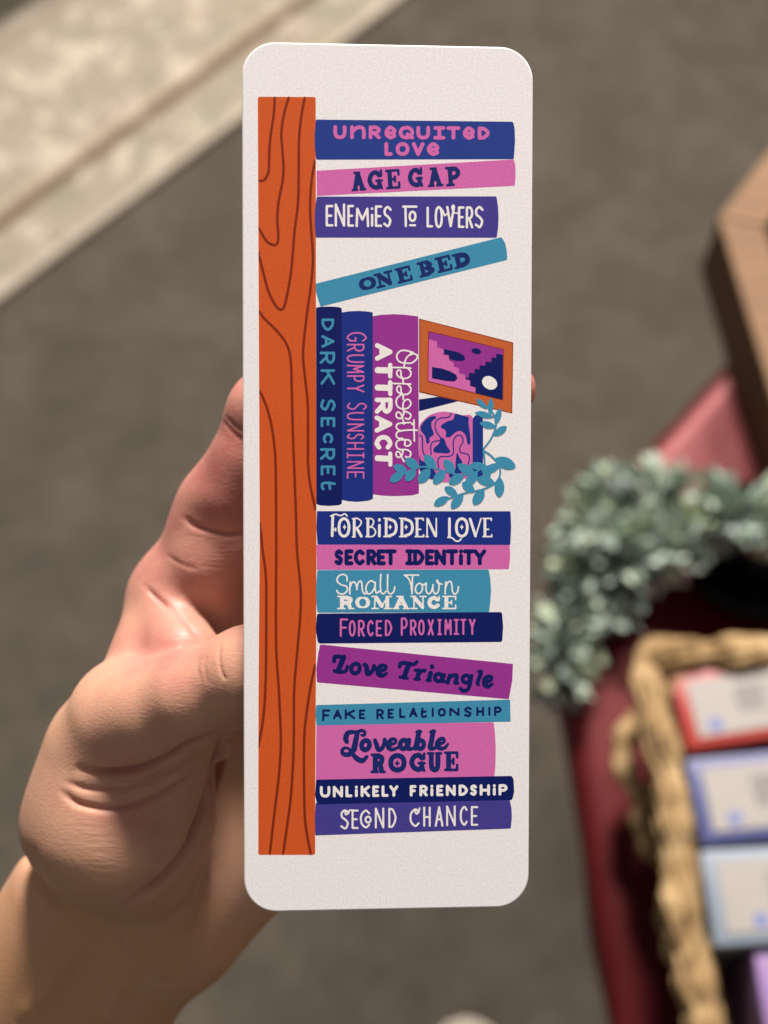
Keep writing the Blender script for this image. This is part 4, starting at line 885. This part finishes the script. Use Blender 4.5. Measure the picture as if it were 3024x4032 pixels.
    tb = smin(tb, cone(P(515, 2830, 285), P(465, 2960, 289), 10.6, 11.5), 10)
    D = smin(D, tb, 2.0)
    # ---- surface nets
    inside = D < 0
    cs = inside[:-1, :-1, :-1].astype(np.int8)
    tot = sum(inside[a:n[0] - 1 + a, b:n[1] - 1 + b, c:n[2] - 1 + c].astype(np.int8) for a in (0, 1) for b in (0, 1) for c in (0, 1))
    act = (tot > 0) & (tot < 8); idv = -np.ones(act.shape, np.int64); I = np.argwhere(act); idv[act] = np.arange(len(I))
    acc = np.zeros((len(I), 3)); cnt = np.zeros(len(I))
    corners = [(a, b, c) for a in (0, 1) for b in (0, 1) for c in (0, 1)]
    for u in corners:
        for w in corners:
            if sum(abs(p - q) for p, q in zip(u, w)) == 1 and u < w:
                fa = D[I[:, 0] + u[0], I[:, 1] + u[1], I[:, 2] + u[2]]; fb = D[I[:, 0] + w[0], I[:, 1] + w[1], I[:, 2] + w[2]]
                mk = (fa < 0) != (fb < 0); t = np.where(mk, fa / np.where(mk, fa - fb, 1), 0)[:, None]
                acc += np.where(mk[:, None], np.array(u) + t * (np.array(w) - np.array(u)), 0); cnt += mk
    V = lo + (I + acc / cnt[:, None]) * vox
    Fq = []
    for a in range(3):
        sl0 = [slice(None)] * 3; sl1 = [slice(None)] * 3; sl0[a] = slice(0, -1); sl1[a] = slice(1, None)
        e = np.argwhere(inside[tuple(sl0)] != inside[tuple(sl1)])
        b, c = (a + 1) % 3, (a + 2) % 3
        ok = (e[:, b] > 0) & (e[:, c] > 0) & (e[:, b] < n[b] - 1) & (e[:, c] < n[c] - 1); e = e[ok]
        def q(db, dc):
            k = e.copy(); k[:, b] += db; k[:, c] += dc; return idv[k[:, 0], k[:, 1], k[:, 2]]
        f_ = np.stack([q(-1, -1), q(0, -1), q(0, 0), q(-1, 0)], 1)
        flip = ~inside[tuple(e.T)]; f_[flip] = f_[flip][:, ::-1]; Fq.append(f_)
    Fq = np.vstack(Fq); Fq = Fq[(Fq >= 0).all(1)]
    # smooth, then refine once
    def smooth(V, Fq, it):
        E_ = np.vstack([Fq[:, [0, 1]], Fq[:, [1, 2]], Fq[:, [2, 3]], Fq[:, [3, 0]]])
        for _ in range(it):
            A_ = np.zeros_like(V); c = np.zeros(len(V))
            np.add.at(A_, E_[:, 0], V[E_[:, 1]]); np.add.at(A_, E_[:, 1], V[E_[:, 0]]); np.add.at(c, E_[:, 0], 1); np.add.at(c, E_[:, 1], 1)
            V = V * 0.5 + 0.5 * A_ / np.maximum(c, 1)[:, None]
        return V
    V = smooth(V, Fq, 5)
    me = mesh('hand_cage', V, Fq); ob = bpy.data.objects.new('hand_cage', me); COL.objects.link(ob)
    sd = ob.modifiers.new('s', 'SUBSURF'); sd.levels = 1; sd.render_levels = 1
    dg = bpy.context.evaluated_depsgraph_get(); me2 = bpy.data.meshes.new_from_object(ob.evaluated_get(dg)); bpy.data.objects.remove(ob); bpy.data.meshes.remove(me)
    nv = len(me2.vertices); V = np.empty(nv * 3); me2.vertices.foreach_get('co', V); V = V.reshape(-1, 3)
    Nn = np.empty(nv * 3); me2.vertex_normals.foreach_get('vector', Nn); Nn = Nn.reshape(-1, 3)
    px = 1512 + FPX * V[:, 0] / -V[:, 2]; py = 2016 - FPX * V[:, 1] / -V[:, 2]
    facing = -(V * Nn).sum(1) / np.linalg.norm(V, axis=1)
    disp = np.zeros(nv); red = np.zeros(nv)
    def groove(P_, depth, w, ridge=0.0, off=0.0):
        Q = catmull(np.array(P_, float), 8); best = np.full(nv, 1e9); bt_ = np.zeros(nv)
        near = (px > Q[:, 0].min() - 6 * w) & (px < Q[:, 0].max() + 6 * w) & (py > Q[:, 1].min() - 6 * w) & (py < Q[:, 1].max() + 6 * w) & (facing > -0.2)
        ii = np.nonzero(near)[0]
        L = len(Q) - 1
        for i in range(L):
            a, b = Q[i], Q[i + 1]; ab = b - a
            t = np.clip(((px[ii] - a[0]) * ab[0] + (py[ii] - a[1]) * ab[1]) / max(ab @ ab, 1e-9), 0, 1)
            d = np.hypot(px[ii] - a[0] - t * ab[0], py[ii] - a[1] - t * ab[1]); k = d < best[ii]
            best[ii[k]] = d[k]; bt_[ii[k]] = (i + t[k]) / L
        fade = np.clip(np.minimum(bt_, 1 - bt_) / 0.18, 0, 1) * 0.85 + 0.15
        near2 = best < 1e8
        g = np.where(near2, np.exp(-(best / w) ** 2) * fade, 0)
        disp[:] -= depth * g
        if False: disp[:] += np.where(near2, ridge * fade * (np.exp(-((best - 2.2 * w) / (1.3 * w)) ** 2)), 0)
        red[:] += (0.5 * g * np.clip(depth, 0, 1) if w < 21 else 0)  # crease shade painted in as a darker red
    z2 = lambda *p: [(x / 1.2762, 2500 + y / 1.2762) for x, y in p]
    z1 = lambda *p: [(x / 1.5082, 1400 + y / 1.5082) for x, y in p]
    # folds under the thumb
    groove(z2((400, 672), (560, 695), (700, 682), (830, 632), (950, 562), (1080, 505)), 2.1, 15)
    groove(z2((330, 740), (450, 775), (600, 778), (760, 742), (900, 680)), 0.55, 12)
    groove(z2((310, 790), (400, 850), (560, 876), (700, 852), (860, 780), (980, 700)), 0.75, 14)
    groove(z2((560, 730), (700, 735), (830, 690)), 0.3, 6, 0.1)
    # edge of the mound and palm lines
    groove(z2((1120, 520), (1090, 640), (1040, 850), (990, 980), (950, 1080), (850, 1210), (740, 1300), (620, 1370)), 2.6, 18)
    groove(z2((1140, 560), (1120, 640), (1085, 780)), 0.5, 8, 0.1)
    groove(z2((1060, 1110), (1000, 1270), (965, 1420), (940, 1500)), 1.0, 22, 0.3)
    groove(z2((560, 1440), (640, 1560), (760, 1700), (840, 1750), (890, 1742)), 0.35, 13, 0.1)
    groove(z2((320, 1370), (250, 1300), (170, 1170), (135, 1060)), 0.7, 24, 0.1)
    groove(z2((340, 1600), (230, 1760), (110, 1960)), -0.9, 40)
    groove(z2((470, 1560), (360, 1760), (240, 1960)), 1.0, 45)
    groove(z2((640, 1720), (560, 1850), (520, 1950)), -0.6, 35)
    # web fold, finger creases
    groove(z1((840, 1350), (950, 1450), (1080, 1560), (1160, 1650), (1215, 1705)), 0.3, 12)
    groove(z1((880, 1390), (930, 1440), (1000, 1490)), 0.4, 8)
    groove(z1((1090, 960), (1160, 1010), (1260, 1040), (1350, 1058), (1460, 1050)), 0.55, 12)
    groove(z1((1320, 380), (1360, 430), (1410, 480), (1470, 520)), 0.2, 9)
    groove(z1((1340, 360), (1400, 420), (1460, 450)), 0.3, 6)
    groove(z1((980, 1180), (1080, 1240), (1180, 1270)), 0.2, 7)
    groove(z1((1250, 1320), (1230, 1420), (1260, 1560)), 0.5, 45)
    # thumb joint creases
    groove(z1((1310, 1720), (1300, 1790), (1315, 1880), (1345, 1930)), 0.3, 6, 0.1)
    groove(z1((1190, 1780), (1170, 1850), (1190, 1930)), 0.12, 7)
    groove(z1((1230, 1770), (1215, 1850), (1235, 1960)), 0.10, 6)
    for k in range(9):                                # fine parallel wrinkles on the mound
        yy = 960 + k * 42 + 9 * math.sin(k * 2.1); groove(z2((380 + 12 * k, yy), (470 + 8 * k, yy + 10), (570 + 4 * k, yy + 2)), 0.05, 4.5)
    for k in range(7): groove(z1((1090 - 6 * k, 1065 + k * 26), (1250, 1090 + k * 27), (1430, 1085 + k * 28)), 0.09, 5)
    V2 = V + Nn * disp[:, None]
    # keep the skin just behind the card
    local = (V2 / 1000 - Tc) @ Rc
    over_ = (np.abs(local[:, 0]) < CW / 2 + .004) & (np.abs(local[:, 1]) < CH / 2 + .004)
    zmax = -0.00075
    lz = np.where(over_ & (local[:, 2] > zmax), zmax, local[:, 2]); local[:, 2] = lz
    V2 = local @ Rc.T + Tc
    Wd = CAMP + V2 @ MCn.T
    org = CAMP + MCn @ (campt(420, 3640, 311) / 1000)
    me2.vertices.foreach_set('co', (Wd - org).ravel()); me2.polygons.foreach_set('use_smooth', [True] * len(me2.polygons)); me2.update()
    at = me2.attributes.new('flush_shade', 'FLOAT', 'POINT')
    # blood redder towards fingers and web, shade painted redder into folds and mound, tanned and yellower on the wrist
    fl = np.clip((3000 - py) / 1400, 0, 0.75) + np.clip(red, 0, 0.6) + 0.45 * np.exp(-(((px - 620) / 130) ** 2 + ((py - 2560) / 90) ** 2)) + 0.25 * np.exp(-(((px - 560) / 260) ** 2 + ((py - 3180) / 200) ** 2)) - 0.35 * np.clip((py - 3400) / 400, 0, 1)
    at.data.foreach_set('value', np.clip(fl * 0.7 + 0.25, 0, 1).astype(np.float32))
    me2.name = 'hand'
    m = NT('skin')
    a = m.n('ShaderNodeAttribute', attribute_name='flush_shade')
    nz = m.noise(70, 5, 0.68); ad = m.n('ShaderNodeMath', operation='MULTIPLY_ADD'); m.l(nz, ad.inputs[0]); ad.inputs[1].default_value = 0.95
    sb = m.n('ShaderNodeMath', operation='SUBTRACT'); m.l(a.outputs['Fac'], sb.inputs[0]); sb.inputs[1].default_value = 0.46; m.l(sb.outputs[0], ad.inputs[2])
    c = m.ramp(ad.outputs[0], [(0.0, (0.56, 0.315, 0.165, 1)), (0.3, (0.58, 0.335, 0.225, 1)), (0.6, (0.53, 0.255, 0.195, 1)), (0.95, (0.42, 0.15, 0.125, 1))])
    m.l(c, m.p.inputs['Base Color'])
    m.set(Roughness=0.46); m.p.inputs['Specular IOR Level'].default_value = 0.36
    m.p.inputs['Subsurface Weight'].default_value = 0.4; m.p.inputs['Subsurface Radius'].default_value = (1.0, 0.35, 0.2); m.p.inputs['Subsurface Scale'].default_value = 0.0035
    mp = m.n('ShaderNodeMapping'); mp.inputs['Scale'].default_value = (0.35, 1.5, 1.0); mp.inputs['Rotation'].default_value = (0, 0, 0.25); m.l(m.coord(), mp.inputs['Vector'])
    m.bump(m.noise(1500, 3, 0.6, mp.outputs[0]), 0.28, 0.00024)
    vo = m.n('ShaderNodeTexVoronoi', feature='DISTANCE_TO_EDGE'); vo.inputs['Scale'].default_value = 900; m.l(mp.outputs[0], vo.inputs['Vector'])
    m.bump(vo.outputs['Distance'], 0.28, 0.00018)
    o = link('hand', me2, m.m); o.location = org
    tag(o, 'bare left hand and wrist holding the bookmark from behind', 'hand')
build_hand()
